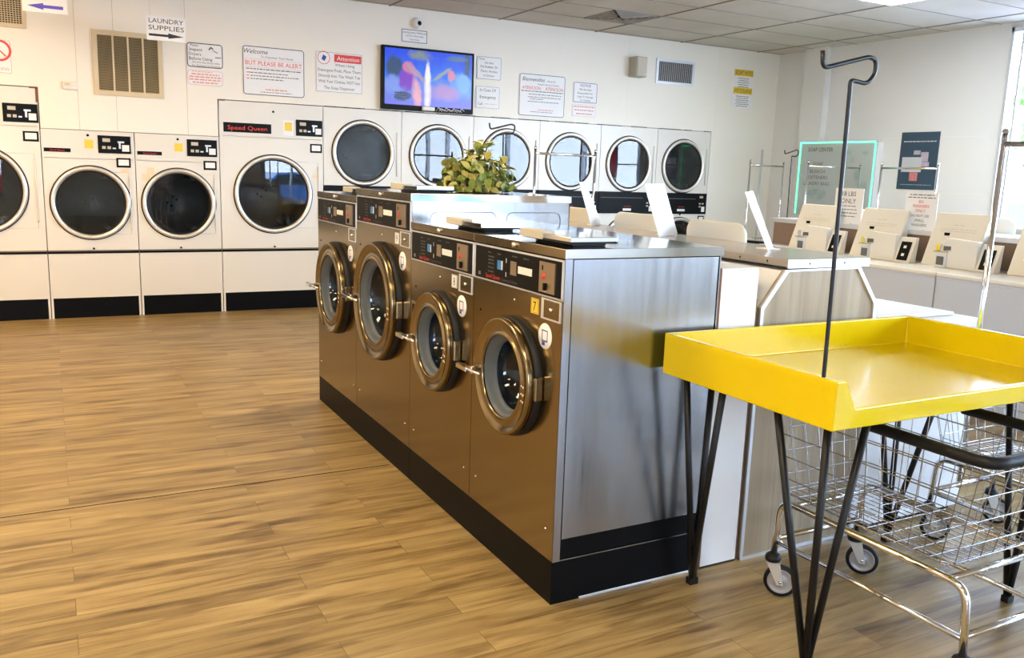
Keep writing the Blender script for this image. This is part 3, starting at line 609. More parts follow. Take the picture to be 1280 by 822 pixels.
def big_dryer(x0, w, h, cx, cz, R, kind, label, grp, yellow=True):
    t = thing('tumble_dryer', label, 'dryer', (x0, D, 0), 0, grp); k = 0.199; s0, s1 = 0.634, 0.667
    b = MB(); e = 0.0035
    # carcass: sides/top/back
    b.box(e, e+0.02, 0.001, 0.80, 0.0, h, 'cream'); b.box(w-e-0.02, w-e, 0.001, 0.80, 0.0, h, 'cream'); b.box(e, w-e, 0.001, 0.80, h-0.02, h, 'cream'); b.box(e, w-e, 0.78, 0.80, 0, h, 'cream')
    b.box(e, w-e, 0.0, 0.004, k, s0, 'cream')
    seam = 1.548 if kind == 'small' else 1.828
    b.plate_hole(e, w-e, s1, seam-0.002, cx, cz, R-0.012, 0.0, 'y', 'cream'); b.box(e, w-e, 0.0, 0.004, seam+0.002, h, 'cream')
    b.box(e, w-e, 0.006, 0.012, s1, h-0.02, 'grille') if False else None
    b.build('cabinet', t)
    b = MB(); b.box(e, w-e, 0.004, 0.03, 0.0, k, 'kick'); b.build('kick_plate', t)
    b = MB(); b.box(e, w-e, -0.006, 0.02, s0, s1, 'black'); b.box(e, w-e, -0.010, -0.004, s1-0.010, s1-0.004, 'coin'); b.build('lint_door_pull', t, bevel=0.002)
    b = MB(); b.lathe([(0.010, 0), (0.010, -0.012), (0, -0.012)], (cx, 0, s1+0.016), 'y', 'black', 14); b.build('lock', t)
    # door sheet
    q = 1.0 if kind == 'small' else 1.15
    b = MB(); xr = w-0.062; b.prism([(cx+R*0.5, cz-R*0.86), (xr, cz-R*0.86), (xr, cz+0.26*q), (xr-0.03, cz+0.31*q), (cx+R*0.5, cz+0.31*q), (cx+R*1.005, cz+0.1), (cx+R*1.005, cz-0.1)], -0.004, 0, 'y', 'cream') if False else None
    b.tube([(xr, -0.006, cz-0.26*q), (xr+0.004, -0.010, cz-0.24*q), (xr+0.004, -0.010, cz+0.24*q), (xr, -0.006, cz+0.26*q)], 0.006, 'cream', 8); b.build('hinge', t)
    b = MB(); b.tube([(cx+R*0.45, -0.001, cz-R*0.87), (xr, -0.001, cz-R*0.87), (xr, -0.001, cz+0.30*q), (cx+R*0.62, -0.001, cz+0.30*q)], 0.0018, 'beige', 4); b.build('door_seam', t)
    door_set(t, cx, cz, R)
    if kind == 'small':
        ctl_panel(t, 0.487, 0.777, 1.607, 1.775)
        b = MB(); b.box(0.022, 0.248, -0.004, 0, 1.605, 1.640, 'black'); o = b.build('nameplate', t)
        b = MB(); b.text('Speed Queen', (0.135, -0.0045, 1.622), UB, VB, h=0.016, m='red', maxw=0.18); b.build('nameplate_lettering', o, recalc=False)
        lb = (0.642, 0.770, 1.474, 1.566); dot = (0.402, 1.770); yl = (0.370, 0.447, 1.648, 1.730)
    else:
        ctl_panel(t, 0.790, 1.075, 1.862, 2.030)
        b = MB(); b.box(0.045, 0.530, -0.004, 0, 1.868, 1.965, 'black'); o = b.build('nameplate', t)
        b = MB(); b.text('Speed Queen', (0.287, -0.0045, 1.915), UB, VB, h=0.042, w=0.40, m='red'); b.build('nameplate_lettering', o, recalc=False)
        lb = (0.940, 1.069, 1.690, 1.784); dot = (0.554, 2.096); yl = (0.672, 0.748, 1.908, 1.995)
    b = MB(); b.box(lb[0], lb[1], -0.005, 0, lb[2], lb[3], 'black'); o = b.build('price_frame', t)
    b = MB(); b.box(lb[0]+0.018, lb[1]-0.016, -0.006, -0.005, lb[2]+0.02, lb[3]-0.016, 'paper'); b.build('price_card', o)
    b = MB(); b.lathe([(0.012, 0), (0.010, -0.006), (0, -0.006)], (dot[0], 0, dot[1]), 'y', 'black', 12); b.build('key_lock', t)
    if yellow:
        b = MB(); b.box(yl[0], yl[1], -0.0015, 0, yl[2], yl[3], 'yellow_label'); b.build('yellow_sticker', t)
        if kind != 'small': b = MB(); b.box(yl[0]-0.012, yl[1]+0.018, -0.001, 0, yl[2]-0.05, yl[3]+0.02, 'paper'); b.build('paper_sticker', t)
    return t
ra, rb_ = 'tumble dryers along the back wall', None
big_dryer(-1.130, 1.082, 2.1815, 0.545, 1.235, 0.407, 'big', 'tall single tumble dryer cut by the left edge of the photo', ra, yellow=False)
d1 = big_dryer(-0.048, 0.812, 1.8126, 0.402, 1.127, 0.350, 'small', 'shorter tumble dryer beside the leftmost tall dryer, left of the shorter pair', ra)
d2 = big_dryer(0.764, 0.802, 1.8126, 0.397, 1.127, 0.350, 'small', 'shorter tumble dryer with two orange stickers above its round door', ra)
for (x, z) in ((0.876-0.764, 1.445), (0.83-0.764, 1.385)):
    b = MB(); b.box(x-0.01, x+0.06, -0.0015, 0, z-0.03, z+0.035, 'pods'); b.build('orange_sticker', d2, label='faded orange sticker')
d3 = big_dryer(1.566, 1.085, 2.1815, 0.546, 1.240, 0.407, 'big', 'tall single tumble dryer with large red and black nameplate', ra)
for t, x in ((d1, 0.70), (d3, 0.985)):
    b = MB(); b.box(x-0.02, x+0.05, -0.0012, 0, 1.42, 1.46, 'pods'); b.build('faded_sticker', t)
# dark brackets at the upper corners
for i, (x, s) in enumerate(((-0.055, 1), (1.573, -1))):
    b = MB(); b.box(min(x, x-s*0.012), max(x, x+s*0.012), D-0.004, D, 2.05, 2.188, 'rust'); b.box(min(x, x-s*0.06), max(x, x-s*0.06, x+s*0.012), D-0.004, D, 2.175, 2.19, 'rust'); struct(b.build('trim_%d' % (6+i)))
b = MB()
x = 2.66
while x < 8.0:
    l = random.uniform(0.10, 0.5); b.box(x, min(x+l, 8.05), D-0.003, D+0.001, 2.184, 2.192, 'dark'); x += l+random.uniform(0.04, 0.22)
struct(b.build('trim_8'))
def stack_dryer(x0, label, grp):
    t = thing('stacked_dryer', label, 'dryer', (x0, D, 0), 0, grp); w, h, e = 0.9, 2.182, 0.003; cx = 0.452
    b = MB()
    b.box(e, e+0.02, 0.001, 0.80, 0.0, h, 'cream'); b.box(w-e-0.02, w-e, 0.001, 0.80, 0.0, h, 'cream'); b.box(e, w-e, 0.001, 0.80, h-0.02, h, 'cream'); b.box(e, w-e, 0.78, 0.80, 0, h, 'cream')
    b.plate_hole(e, w-e, 1.350, h, cx, 1.708, 0.34, 0, 'y', 'cream'); b.plate_hole(e, w-e, 0.13, 1.066, cx, 0.665, 0.34, 0, 'y', 'cream'); b.build('cabinet', t)
    b = MB(); b.box(e, w-e, 0.004, 0.03, 0, 0.13, 'kick'); b.build('kick_plate', t)
    b = MB(); b.box(e, w-e, -0.014, 0.02, 1.068, 1.349, 'black'); o = b.build('control_band', t, bevel=0.003)
    b = MB(); b.box(0.03, 0.70, -0.0165, -0.014, 1.27, 1.277, 'greyink'); b.build('trim_line', o)
    b = MB(); b.text('Speed Queen', (0.46, -0.0155, 1.165), UB, VB, h=0.014, m='red', maxw=0.16); b.build('band_lettering', o, recalc=False)
    b = MB(); b.box(0.39, 0.52, -0.0165, -0.014, 1.105, 1.135, 'whiteink'); b.build('label_strip', o)
    b = MB()
    for (u, z, ww, hh) in ((0.80, 1.30, 0.06, 0.03), (0.78, 1.21, 0.03, 0.02), (0.83, 1.21, 0.03, 0.02), (0.78, 1.17, 0.03, 0.02)): b.box(u-ww/2, u+ww/2, -0.0165, -0.014, z-hh/2, z+hh/2, 'beige')
    b.build('buttons', o)
    b = MB(); b.box(0.81, 0.865, -0.0165, -0.014, 1.10, 1.17, 'whiteink'); b.build('price_card', o)
    b = MB(); b.box(0.77, 0.875, -0.005, 0, 0.955, 1.045, 'black'); o2 = b.build('price_frame', t); b = MB(); b.box(0.785, 0.86, -0.006, -0.005, 0.975, 1.03, 'paper'); b.build('price_card', o2)
    for z in (1.363, 1.08):
        b = MB(); b.lathe([(0.010, 0), (0.010, -0.012), (0, -0.012)], (cx-0.09 if z > 1.2 else cx, 0, z if z > 1.2 else 1.058), 'y', 'black', 12); b.build('lock', t)
    door_set(t, cx, 1.708, 0.352); door_set(t, cx, 0.665, 0.352)
    b = MB(); b.tube([(w-0.055, -0.008, 1.46), (w-0.055, -0.008, 1.95)], 0.005, 'cream', 8); b.build('hinge', t)
    return t
gs = 'stacked double dryers below the television'
sl = ['stacked double dryer next to the tall single dryer, leftmost of the stacks', 'stacked double dryer below the right half of the television', 'stacked double dryer behind the leafy plant', 'stacked double dryer behind the pale hanging rack bar', 'stacked double dryer below the speaker, fifth stack from the left', 'stacked double dryer nearest the room corner, rightmost of the stacks']
s0 = stack_dryer(2.651, sl[0], gs)
for k in range(1, 6):
    r = dup(s0, (2.651+0.9*k, D, 0), 0, sl[k], gs)
    if k == 4:      # tilt added so this round pane mirrors more of the bright street window
        for ch in r.children:
            if ch.name.startswith('door_glass'):
                a = radians(-1.2); ch.rotation_euler = (0, 0, a); ch.location = (0.452-0.452*cos(a), -0.452*sin(a), 0)

# ------------------------------------------------------------------ stainless washers (front at x=0 facing -x, local y 0..w)
UX, VX = (0, -1, 0), (0, 0, 1)
def washer(y0, w, ztop, dc, dz, R, rin, depth, pz0, pz1, lid, label, num=None, numc='paper', side=False):
    X0 = 1.538; Z0 = 0.167
    t = thing('front_load_washer', label, 'washing machine', (X0, y0, Z0), 0, 'stainless front-load washers in the island row')
    h = ztop-Z0; dz -= Z0; pz0 -= Z0; pz1 -= Z0; e = 0.0015; dy = dc-y0; lb = h-lid
    b = MB()
    b.box(0.004, depth, w-e-0.003, w-e, 0, lb, 'steel_side'); b.box(depth-0.004, depth, e, w-e, 0, lb, 'steel_side'); b.box(0.004, depth, e, w-e, 0, 0.004, 'steel_side')
    if side:
        b.box(0.0, 0.030, 0.0, 0.004, 0.0, lb-0.002, 'steel_side'); b.box(0.036, depth-0.01, 0.003, 0.006, 0.083, lb-0.004, 'steel_side'); b.box(0.028, 0.038, 0.006, 0.008, 0.0, lb, 'black'); b.box(0.03, depth-0.01, 0.012, 0.016, 0.0, 0.09, 'kick')
    else: b.box(0.004, depth, e, e+0.003, 0, lb, 'steel_side')
    b.build('cabinet', t)
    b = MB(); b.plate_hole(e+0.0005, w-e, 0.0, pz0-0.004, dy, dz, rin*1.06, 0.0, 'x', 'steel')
    b.box(0.0, 0.003, e, w-e, pz0-0.006, pz0, 'alu'); b.box(0.0, 0.003, e, w-e, pz1, pz1+0.004, 'alu')
    b.box(0.0, 0.002, e, e+0.012, pz0, pz1, 'alu'); b.box(0.0, 0.002, w-e-0.006, w-e, pz0, pz1, 'alu')
    for yy in (0.06, w-0.06): b.lathe([(0.005, 0), (0.004, -0.003), (0, -0.003)], (0, yy, 0.11), 'x', 'chrome', 8)
    b.lathe([(0.005, 0), (0.004, -0.003), (0, -0.003)], (0, w*0.5, pz0-0.048), 'x', 'chrome', 8); b.lathe([(0.005, 0), (0.004, -0.003), (0, -0.003)], (0, w-0.065, pz0-0.13), 'x', 'black', 8)
    b.build('front_panel', t)
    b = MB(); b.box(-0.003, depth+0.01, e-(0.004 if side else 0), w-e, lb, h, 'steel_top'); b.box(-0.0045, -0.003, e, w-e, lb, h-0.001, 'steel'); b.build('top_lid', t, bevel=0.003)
    b = MB(); b.lathe([(0.009, 0), (0.009, -0.014), (0, -0.014)], (-0.004, w*0.5, h-lid*0.5), 'x', 'chrome', 12); b.build('lid_lock', t)
    # control panel
    ph = pz1-pz0; pw = w-0.034
    b = MB(); b.box(-0.004, 0.001, 0.018, w-0.016, pz0+0.003, pz1-0.003, 'black'); cp = b.build('control_panel', t, bevel=0.0015)
    b = MB()
    for a in ((0.014, w-0.012, pz0, pz0+0.0025), (0.014, w-0.012, pz1-0.0025, pz1), (0.014, 0.0165, pz0, pz1), (w-0.0145, w-0.012, pz0, pz1)): b.box(-0.003, 0.001, *a, 'alu')
    b.build('panel_trim', cp)
    P = lambda u, v: (w-0.016-u*pw, pz0+v*ph)
    def rc(u0, u1, v0, v1, m, nm, th=0.002):
        a, c = P(u0, v0), P(u1, v1); q = MB(); q.box(-0.004-th, -0.0035, c[0], a[0], a[1], c[1], m); return q.build(nm, cp)
    cpl = rc(0.785, 0.945, 0.09, 0.90, 'coin', 'coin_plate', 0.004)
    q = MB(); a = P(0.835, 0.52); q.lathe([(0.011, 0), (0.010, -0.003), (0, -0.003)], (-0.008, a[0], a[1]), 'x', 'red', 16); q.build('reject_button', cpl)
    q = MB(); a = P(0.86, 0.16); q.box(-0.018, -0.008, a[0]-0.006, a[0]+0.006, a[1], a[1]+0.026, 'black'); q.box(-0.010, -0.008, a[0]-0.004, a[0]+0.022, a[1]-0.004, a[1]+0.001, 'chrome'); q.build('coin_slot', cpl)
    q = MB(); a = P(0.82, 0.74); q.box(-0.0095, -0.008, a[0]-0.003, a[0]+0.003, a[1]-0.008, a[1]+0.008, 'black'); q.build('coin_entry', cpl)
    rc(0.295, 0.345, 0.40, 0.66, 'blue', 'start_button'); rc(0.345, 0.356, 0.40, 0.66, 'whiteink', 'button_edge')
    rc(0.455, 0.525, 0.33, 0.72, 'coin', 'badge'); rc(0.545, 0.70, 0.42, 0.62, 'whiteink', 'price_label')
    q = MB()
    for (u, v, ww) in ((0.19, 0.84, 0.03), (0.31, 0.84, 0.03), (0.50, 0.86, 0.04), (0.63, 0.86, 0.04)): a = P(u, v); q.dashes((-0.0046, a[0], a[1]), UX, VX, ww, 0.004, 'greyink', 0.012)
    for v in (0.72, 0.62, 0.52, 0.40, 0.28): a = P(0.21, v); q.dashes((-0.0046, a[0], a[1]), UX, VX, 0.05, 0.005, 'greyink', 0.014)
    for v in (0.70, 0.30): a = P(0.40, v); q.dashes((-0.0046, a[0], a[1]), UX, VX, 0.008, 0.018, 'alu', 0.01)
    a = P(0.06, 0.16); q.text('00', (-0.0046, a[0], a[1]), UX, VX, h=0.015, m='alu')
    a = P(0.145, 0.15); q.text('Speed Queen', (-0.0048, a[0], a[1]), UX, VX, h=0.016, m='red', align='l', maxw=pw*0.19)
    a = P(0.345, 0.13); q.text('Commercial Washer', (-0.0048, a[0], a[1]), UX, VX, h=0.011, m='greyink', align='l', maxw=pw*0.23)
    q.build('panel_lettering', cp, recalc=False)
    # coin box door
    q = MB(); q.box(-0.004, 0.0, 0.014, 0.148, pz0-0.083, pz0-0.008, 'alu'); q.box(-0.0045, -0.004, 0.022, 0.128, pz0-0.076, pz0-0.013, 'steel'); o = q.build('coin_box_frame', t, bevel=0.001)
    q = MB(); q.lathe([(0.008, 0), (0.007, -0.006), (0, -0.006)], (-0.0045, 0.078, pz0-0.045), 'x', 'chrome', 12); q.build('lock', o)
    if num:
        q = MB(); q.box(-0.0015, 0.0, 0.170, 0.226, pz0-0.076, pz0-0.020, numc); o = q.build('number_plate', t)
        q = MB(); q.text(num, (-0.0022, 0.198, pz0-0.048), UX, VX, h=0.035, m='ink'); frame = ((0.174, 0.222, -0.0722, -0.0712), (0.174, 0.222, -0.0248, -0.0238), (0.174, 0.175, -0.0722, -0.0238), (0.221, 0.222, -0.0722, -0.0238))
        for a in frame: q.box(-0.0021, -0.0015, a[0], a[1], pz0+a[2], pz0+a[3], 'ink')
        q.build('number', o, recalc=False)
    # round sticker
    sy, sz = 0.117, pz0-0.145 if R < 0.25 else pz0-0.155
    q = MB(); q.lathe([(0.047, -0.0003), (0.046, -0.0018), (0, -0.0018)], (0, sy, sz), 'x', 'paper', 28); o = q.build('round_sticker', t)
    q = MB()
    for a in ((-0.020, 0.024, 0.018, 0.022), (0.016, 0.020, -0.016, 0.018), (-0.020, -0.016, -0.016, 0.018), (-0.020, 0.020, -0.020, -0.015), (-0.002, 0.018, -0.034, -0.021)): q.box(-0.0024, -0.0018, sy+a[0], sy+a[1], sz+a[2], sz+a[3], 'blueink')
    q.build('tub_drawing', o)
    # door
    q = MB(); pr = [(R-0.002, -0.026), (R, -0.028), (R, -0.048), (R-0.003, -0.055), (R-0.008, -0.058), (R-0.013, -0.056), (R-0.018, -0.052), (rin+0.024, -0.046), (rin+0.012, -0.047), (rin+0.007, -0.054), (rin+0.002, -0.053), (rin, -0.047), (rin, -0.036)]
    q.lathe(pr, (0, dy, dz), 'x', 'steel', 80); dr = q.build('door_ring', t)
    q = MB(); q.lathe([(R+0.008, -0.0005), (R+0.006, -0.024), (R-0.004, -0.028), (R-0.01, -0.020), (rin*1.06, -0.018)], (0, dy, dz), 'x', 'rubber', 64); q.build('door_seal', dr)
    q = MB(); q.lathe([(rin+0.0005, -0.042), (rin*0.96, -0.039), (rin*0.94, -0.026), (rin*0.915, -0.030), (rin*0.89, -0.016), (rin*0.875, -0.018), (rin*0.86, 0.004)], (0, dy, dz), 'x', 'gasket', 64); q.build('rubber_gasket', dr)
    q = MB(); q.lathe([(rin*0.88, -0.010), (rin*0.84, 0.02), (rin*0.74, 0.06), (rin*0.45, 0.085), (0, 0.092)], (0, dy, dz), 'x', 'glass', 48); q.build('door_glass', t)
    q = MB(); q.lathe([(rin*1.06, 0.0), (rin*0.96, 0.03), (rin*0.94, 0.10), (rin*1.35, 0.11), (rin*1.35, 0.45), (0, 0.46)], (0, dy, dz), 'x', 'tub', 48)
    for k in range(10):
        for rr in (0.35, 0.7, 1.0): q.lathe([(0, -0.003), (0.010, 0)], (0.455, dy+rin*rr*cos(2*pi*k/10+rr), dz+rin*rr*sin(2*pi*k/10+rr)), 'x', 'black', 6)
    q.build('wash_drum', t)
    yL = dy+R*0.74; yo = dy+R+0.085
    q = MB(); zc = dz-0.028
    q.tube([(-0.055, dy+rin+0.012, zc-0.004), (-0.082, dy+R*0.86, zc+0.008), (-0.086, dy+R+0.02, zc+0.010)], 0.0075, 'chrome', 8)
    q.box(-0.098, -0.074, dy+R-0.01, yo, zc+0.000, zc+0.020, 'chrome'); q.box(-0.075, -0.045, dy+R-0.022, dy+R-0.004, zc-0.008, zc+0.024, 'chrome'); q.build('latch_handle', dr, bevel=0.002)
    q = MB(); q.box(-0.030, 0.0, dy+R+0.008, dy+R+0.045, zc-0.01, zc+0.03, 'chrome'); q.build('latch_bracket', t)
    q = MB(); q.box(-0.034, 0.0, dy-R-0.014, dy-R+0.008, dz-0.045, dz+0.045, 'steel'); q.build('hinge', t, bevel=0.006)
    q = MB(); 
    for (u, v) in ((0, 0), (0.012, 0.004), (0, -0.03), (0.013, -0.026), (0.0, -0.055), (0.013, -0.052)): q.lathe([(0.005, 0), (0, -0.004)], (-0.0585, dy-R*0.86+u, dz+v), 'x', 'chrome', 8)
    q.build('hinge_screws', dr)
    # soap dispenser cover on top
    q = MB(); T = Matrix.Translation((0.06, w*0.10, h)); q.T = T
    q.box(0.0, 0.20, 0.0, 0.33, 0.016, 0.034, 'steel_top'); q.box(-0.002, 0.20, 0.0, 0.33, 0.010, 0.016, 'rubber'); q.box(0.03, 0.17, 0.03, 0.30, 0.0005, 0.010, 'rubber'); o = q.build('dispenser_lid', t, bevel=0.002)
    q = MB(T); q.box(-0.006, 0.05, 0.19, 0.36, 0.012, 0.042, 'beige'); q.build('dispenser_flap', o, bevel=0.002)
    return t
w4 = washer(2.482, 0.713, 1.307, 2.838, 0.788, 0.226, 0.158, 0.69, 1.130, 1.264, 0.033, 'stainless front-load washer numbered 7 on a yellow plate, nearest the camera', '7', 'yellow_label', side=True)
w3 = washer(3.195, 0.714, 1.307, 3.548, 0.788, 0.226, 0.158, 0.69, 1.130, 1.264, 0.033, 'stainless front-load washer with plate 8, between the nearest washer and the larger washers', '8')
w2 = washer(3.909, 0.850, 1.441, 4.340, 0.855, 0.312, 0.224, 0.895, 1.258, 1.398, 0.036, 'largest stainless front-load washer, under the leafy plant', '9')
w1 = washer(4.759, 0.808, 1.396, 5.160, 0.818, 0.278, 0.200, 0.895, 1.213, 1.352, 0.036, 'stainless front-load washer at the far end of the island row')
for t, yy, zz in ((w4, 0.58, 0.66), (w2, 0.78, 0.76)):
    b = MB(); b.box(-0.0012, 0, yy, yy+0.035, zz, zz+0.045, 'pods'); b.build('small_tag', t)
b = MB(); b.box(-0.0012, 0, 0.645, 0.70, 0.66, 0.76, 'coin'); b.box(-0.002, -0.001, 0.655, 0.69, 0.67, 0.745, 'black'); b.build('warning_label', w3)
b = MB(); b.box(-0.0012, 0, 0.745, 0.80, 0.735, 0.80, 'pods'); b.box(-0.0012, 0, 0.77, 0.80, 0.61, 0.67, 'pods'); b.build('warning_label', w2)
# raised rear panels of the larger washer side: pressed outlines
b = MB(); 
for (x0, x1) in ((0.10, 0.46), (0.52, 0.84)): b.tube(arc_path([(x0, -0.0005, 0.98), (x0, -0.0005, 1.187), (x1, -0.0005, 1.187), (x1, -0.0005, 0.98)], 0.04), 0.0022, 'steel_side', 5)
b.build('pressed_outline', w2)
# plinth
b = MB(); b.box(1.538, 2.225, 2.484, 3.90, 0, 0.1668, 'kick'); b.box(1.538, 2.43, 3.90, 5.566, 0, 0.1668, 'kick'); b.box(1.66, 2.225, 2.479, 2.4845, 0.0, 0.010, 'alu')
tag(b.build('washer_plinth', None, (1.85, 4.0, 0), bevel=0.002), 'long black base under the stainless front-load washers', 'plinth')

# bulkhead between the two rows of island one
t = thing('island_bulkhead', 'laminate service bulkhead with brown metal counter top behind the stainless washers', 'bulkhead', (2.8, 2.482, 0)); off = (2.8, 2.482, 0)
poly = [(2.449, 0.0), (2.449, 1.065), (2.566, 1.212), (2.993, 1.216), (3.115, 1.062), (3.115, 0.0)]
b = MB(); b.prism(poly, 2.487, 2.500, 'y', 'wood'); b.build('end_panel', t, off)
def inset(p, d):
    cx = sum(a for a, _ in p)/len(p); cz = sum(a for _, a in p)/len(p); return [(x+(d if x < cx else -d), z+(0 if z < 0.01 else (d*0.3 if False else -d*0.5))) for x, z in p]
ip = inset(poly, 0.016); b = MB()
for k in range(5):
    b.prism([poly[k], poly[k+1], ip[k+1], ip[k]], 2.478, 2.492, 'y', 'alu')
b.box(2.449, 3.115, 2.477, 2.486, 0.0, 0.014, 'alu'); b.build('edge_trim', t, off)
b = MB(); b.box(2.58, 3.05, 2.487, 5.56, 1.222, 1.252, 'cap'); b.box(2.578, 3.052, 2.484, 2.487, 1.216, 1.252, 'alu'); b.build('counter_top', t, off, bevel=0.002)
b = MB()
for x in (2.70, 2.90): b.lathe([(0.005, 0), (0, -0.003)], (x, 2.484, 1.234), 'y', 'black', 8)
for y in (2.60, 2.76, 3.05, 3.4): b.lathe([(0.005, 0), (0, -0.003)], (2.58, y, 1.236), 'x', 'black', 8)
b.build('screws', t, off)
b = MB(); b.prism([(2.46, 0), (2.46, 1.06), (2.575, 1.205), (2.985, 1.21), (3.105, 1.06), (3.105, 0)], 2.50, 5.56, 'y', 'white'); b.build('core', t, off)
for x in (2.622, 2.985):
    b = MB(); b.lathe([(0.012, 0), (0.012, -0.004), (0, -0.004)], (x, 2.4775, 0.895), 'y', 'coin', 14); b.box(x-0.018, x+0.004, 2.472, 2.4755, 0.892, 0.898, 'black'); b.build('keyhole', t, off)
b = MB(); b.box(2.243, 2.428, 2.486, 2.500, 0.010, 1.215, 'white'); wp = tag(b.build('filler_panel', None, (2.33, 2.49, 0)), 'tall white filler board between the nearest stainless washer and the wooden end panel', 'panel')
b = MB(); b.box(2.243, 2.44, 2.501, 3.15, 1.205, 1.222, 'white'); b.build('top_strip', wp, (2.33, 2.49, 0)); 
b = MB(); b.box(2.230, 2.243, 2.488, 2.506, 0.0, 1.225, 'rust'); b.box(2.428, 2.434, 2.488, 2.500, 0.0, 1.10, 'rust'); b.box(2.243, 2.428, 2.487, 2.499, 0.0, 0.010, 'dark'); b.build('rusted_edge', wp, (2.33, 2.49, 0))

# papers standing on the counter
def paper_sign(p0, p1, q1, q0, label):
    t = thing('counter_notice', label, 'notice', p0, 0, 'notices standing on the bulkhead counter'); P = [Vector(p) for p in (p0, p1, q1, q0)]; n = (P[1]-P[0]).cross(P[3]-P[0]).normalized()*0.0015
    b = MB(); o = Vector(p0)
    A = [p-n-o for p in P]; B = [p+n-o for p in P]
    b.face(A, 'paper'); b.face(B[::-1], 'paper')
    for k in range(4): b.face([A[k], A[(k+1) % 4], B[(k+1) % 4], B[k]], 'paper')
    b.build('sheet', t)
    b = MB(); u = (P[1]-P[0]); w = (P[3]-P[0]); c0 = -n*1.3 if (n.x > 0) else n*1.3
    for k in (0.28, 0.42, 0.56, 0.7, 0.84): b.dashes(u*0.5+w*k+c0, u.normalized(), w.normalized(), u.length*0.55, 0.004, 'beige', 0.03)
    b.build('print', t, recalc=False)
    b = MB(); c = (P[0]+P[1])/2-o; b.box(c.x-0.04, c.x+0.04, c.y-0.02, c.y+0.05, 0, 0.004, 'paper'); b.build('foot', t)

paper_sign((2.758, 3.55, 1.2535), (3.053, 3.771, 1.2535), (2.915, 3.741, 1.524), (2.62, 3.52, 1.522), 'broad white notice sheet leaning on the counter, middle of the three')
paper_sign((2.853, 4.333, 1.2535), (3.071, 4.546, 1.2535), (2.90, 4.50, 1.516), (2.70, 4.25, 1.514), 'narrow white notice sheet, farthest of the three on the counter, beside the tall washers')
paper_sign((2.792, 2.816, 1.2535), (2.935, 2.928, 1.2535), (2.80, 2.948, 1.511), (2.66, 2.85, 1.506), 'slanted white notice sheet, nearest of the three on the counter beside the wooden end panel')

# plant
def plant():
    px, py, pz = 2.10, 4.36, 1.4425
    t = thing('leafy_plant', 'low bushy plant with yellow-green leaves on top of the largest stainless washer', 'plant', (px, py, pz))
    rnd = random.Random(11)
    bs = {k: MB() for k in 'ABC'}; st = MB()
    st.lathe([(0, 0), (0.11, 0), (0.13, 0.035), (0.12, 0.04), (0, 0.04)], (0, 0, 0), 'z', 'stem', 20)
    N = 330
    for k in range(N):
        a = rnd.uniform(0, 2*pi); el = math.asin(rnd.uniform(-0.05, 1.0)); rr = rnd.uniform(0.6, 1.0)
        d = Vector((cos(a)*cos(el), sin(a)*cos(el), sin(el)))
        side = d.x*0.88-d.y*0.47
        top = 0.225+0.03*sin(side*5+1)
        c = Vector((d.x*0.205*rr, d.y*0.205*rr, max(0.012, d.z*top*rr+0.02)))
        if k % 6 == 0: st.tube([(d.x*0.02, d.y*0.02, 0.03), tuple(c*0.6+Vector((0, 0, 0.02))), tuple(c)], 0.0022, 'stem', 4)
        L = rnd.uniform(0.045, 0.075); W = L*rnd.uniform(0.55, 0.75)
        dirv = (d*0.5+Vector((rnd.uniform(-.7, .7), rnd.uniform(-.7, .7), rnd.uniform(-0.9, 0.35)))).normalized()
        nrm = (d+Vector((rnd.uniform(-.5, .5), rnd.uniform(-.5, .5), rnd.uniform(-.2, .7)))).normalized(); sd = dirv.cross(nrm).normalized(); nrm = sd.cross(dirv).normalized()
        b = bs[rnd.choices('ABC', (0.42, 0.38, 0.20))[0]]; m = {'A': 'leafA', 'B': 'leafB', 'C': 'leafC'}[[q for q in 'ABC' if bs[q] is b][0]]
        prof = [(0, 0), (0.22, 0.42), (0.5, 0.5), (0.78, 0.32), (1.0, 0)]
        mid = []; le = []; ri = []
        for u, w in prof:
            base = c+dirv*(u*L)-nrm*(u*u*L*0.25)
            base.z = max(base.z, 0.006)
            mid.append(b.v(base-nrm*0.004)); 
            if 0 < w:
                pa, pb = base+sd*w*W+nrm*0.004, base-sd*w*W+nrm*0.004; pa.z = max(pa.z, 0.002); pb.z = max(pb.z, 0.002); le.append(b.v(pa)); ri.append(b.v(pb))
        i = b.mi(m)
        def f(*q): g = b.bm.faces.new(q); g.material_index = i; g.smooth = True
        f(mid[0], le[0], mid[1]); f(mid[0], mid[1], ri[0])
        for j in range(2): f(mid[j+1], le[j], le[j+1], mid[j+2]); f(mid[j+1], mid[j+2], ri[j+1], ri[j])
        f(mid[3], le[2], mid[4]); f(mid[3], mid[4], ri[2])
    st.build('stems', t, recalc=False)
    for k, nm in (('A', 'green_leaves'), ('B', 'yellow_leaves'), ('C', 'dark_leaves')): bs[k].build(nm, t, recalc=False)
plant()

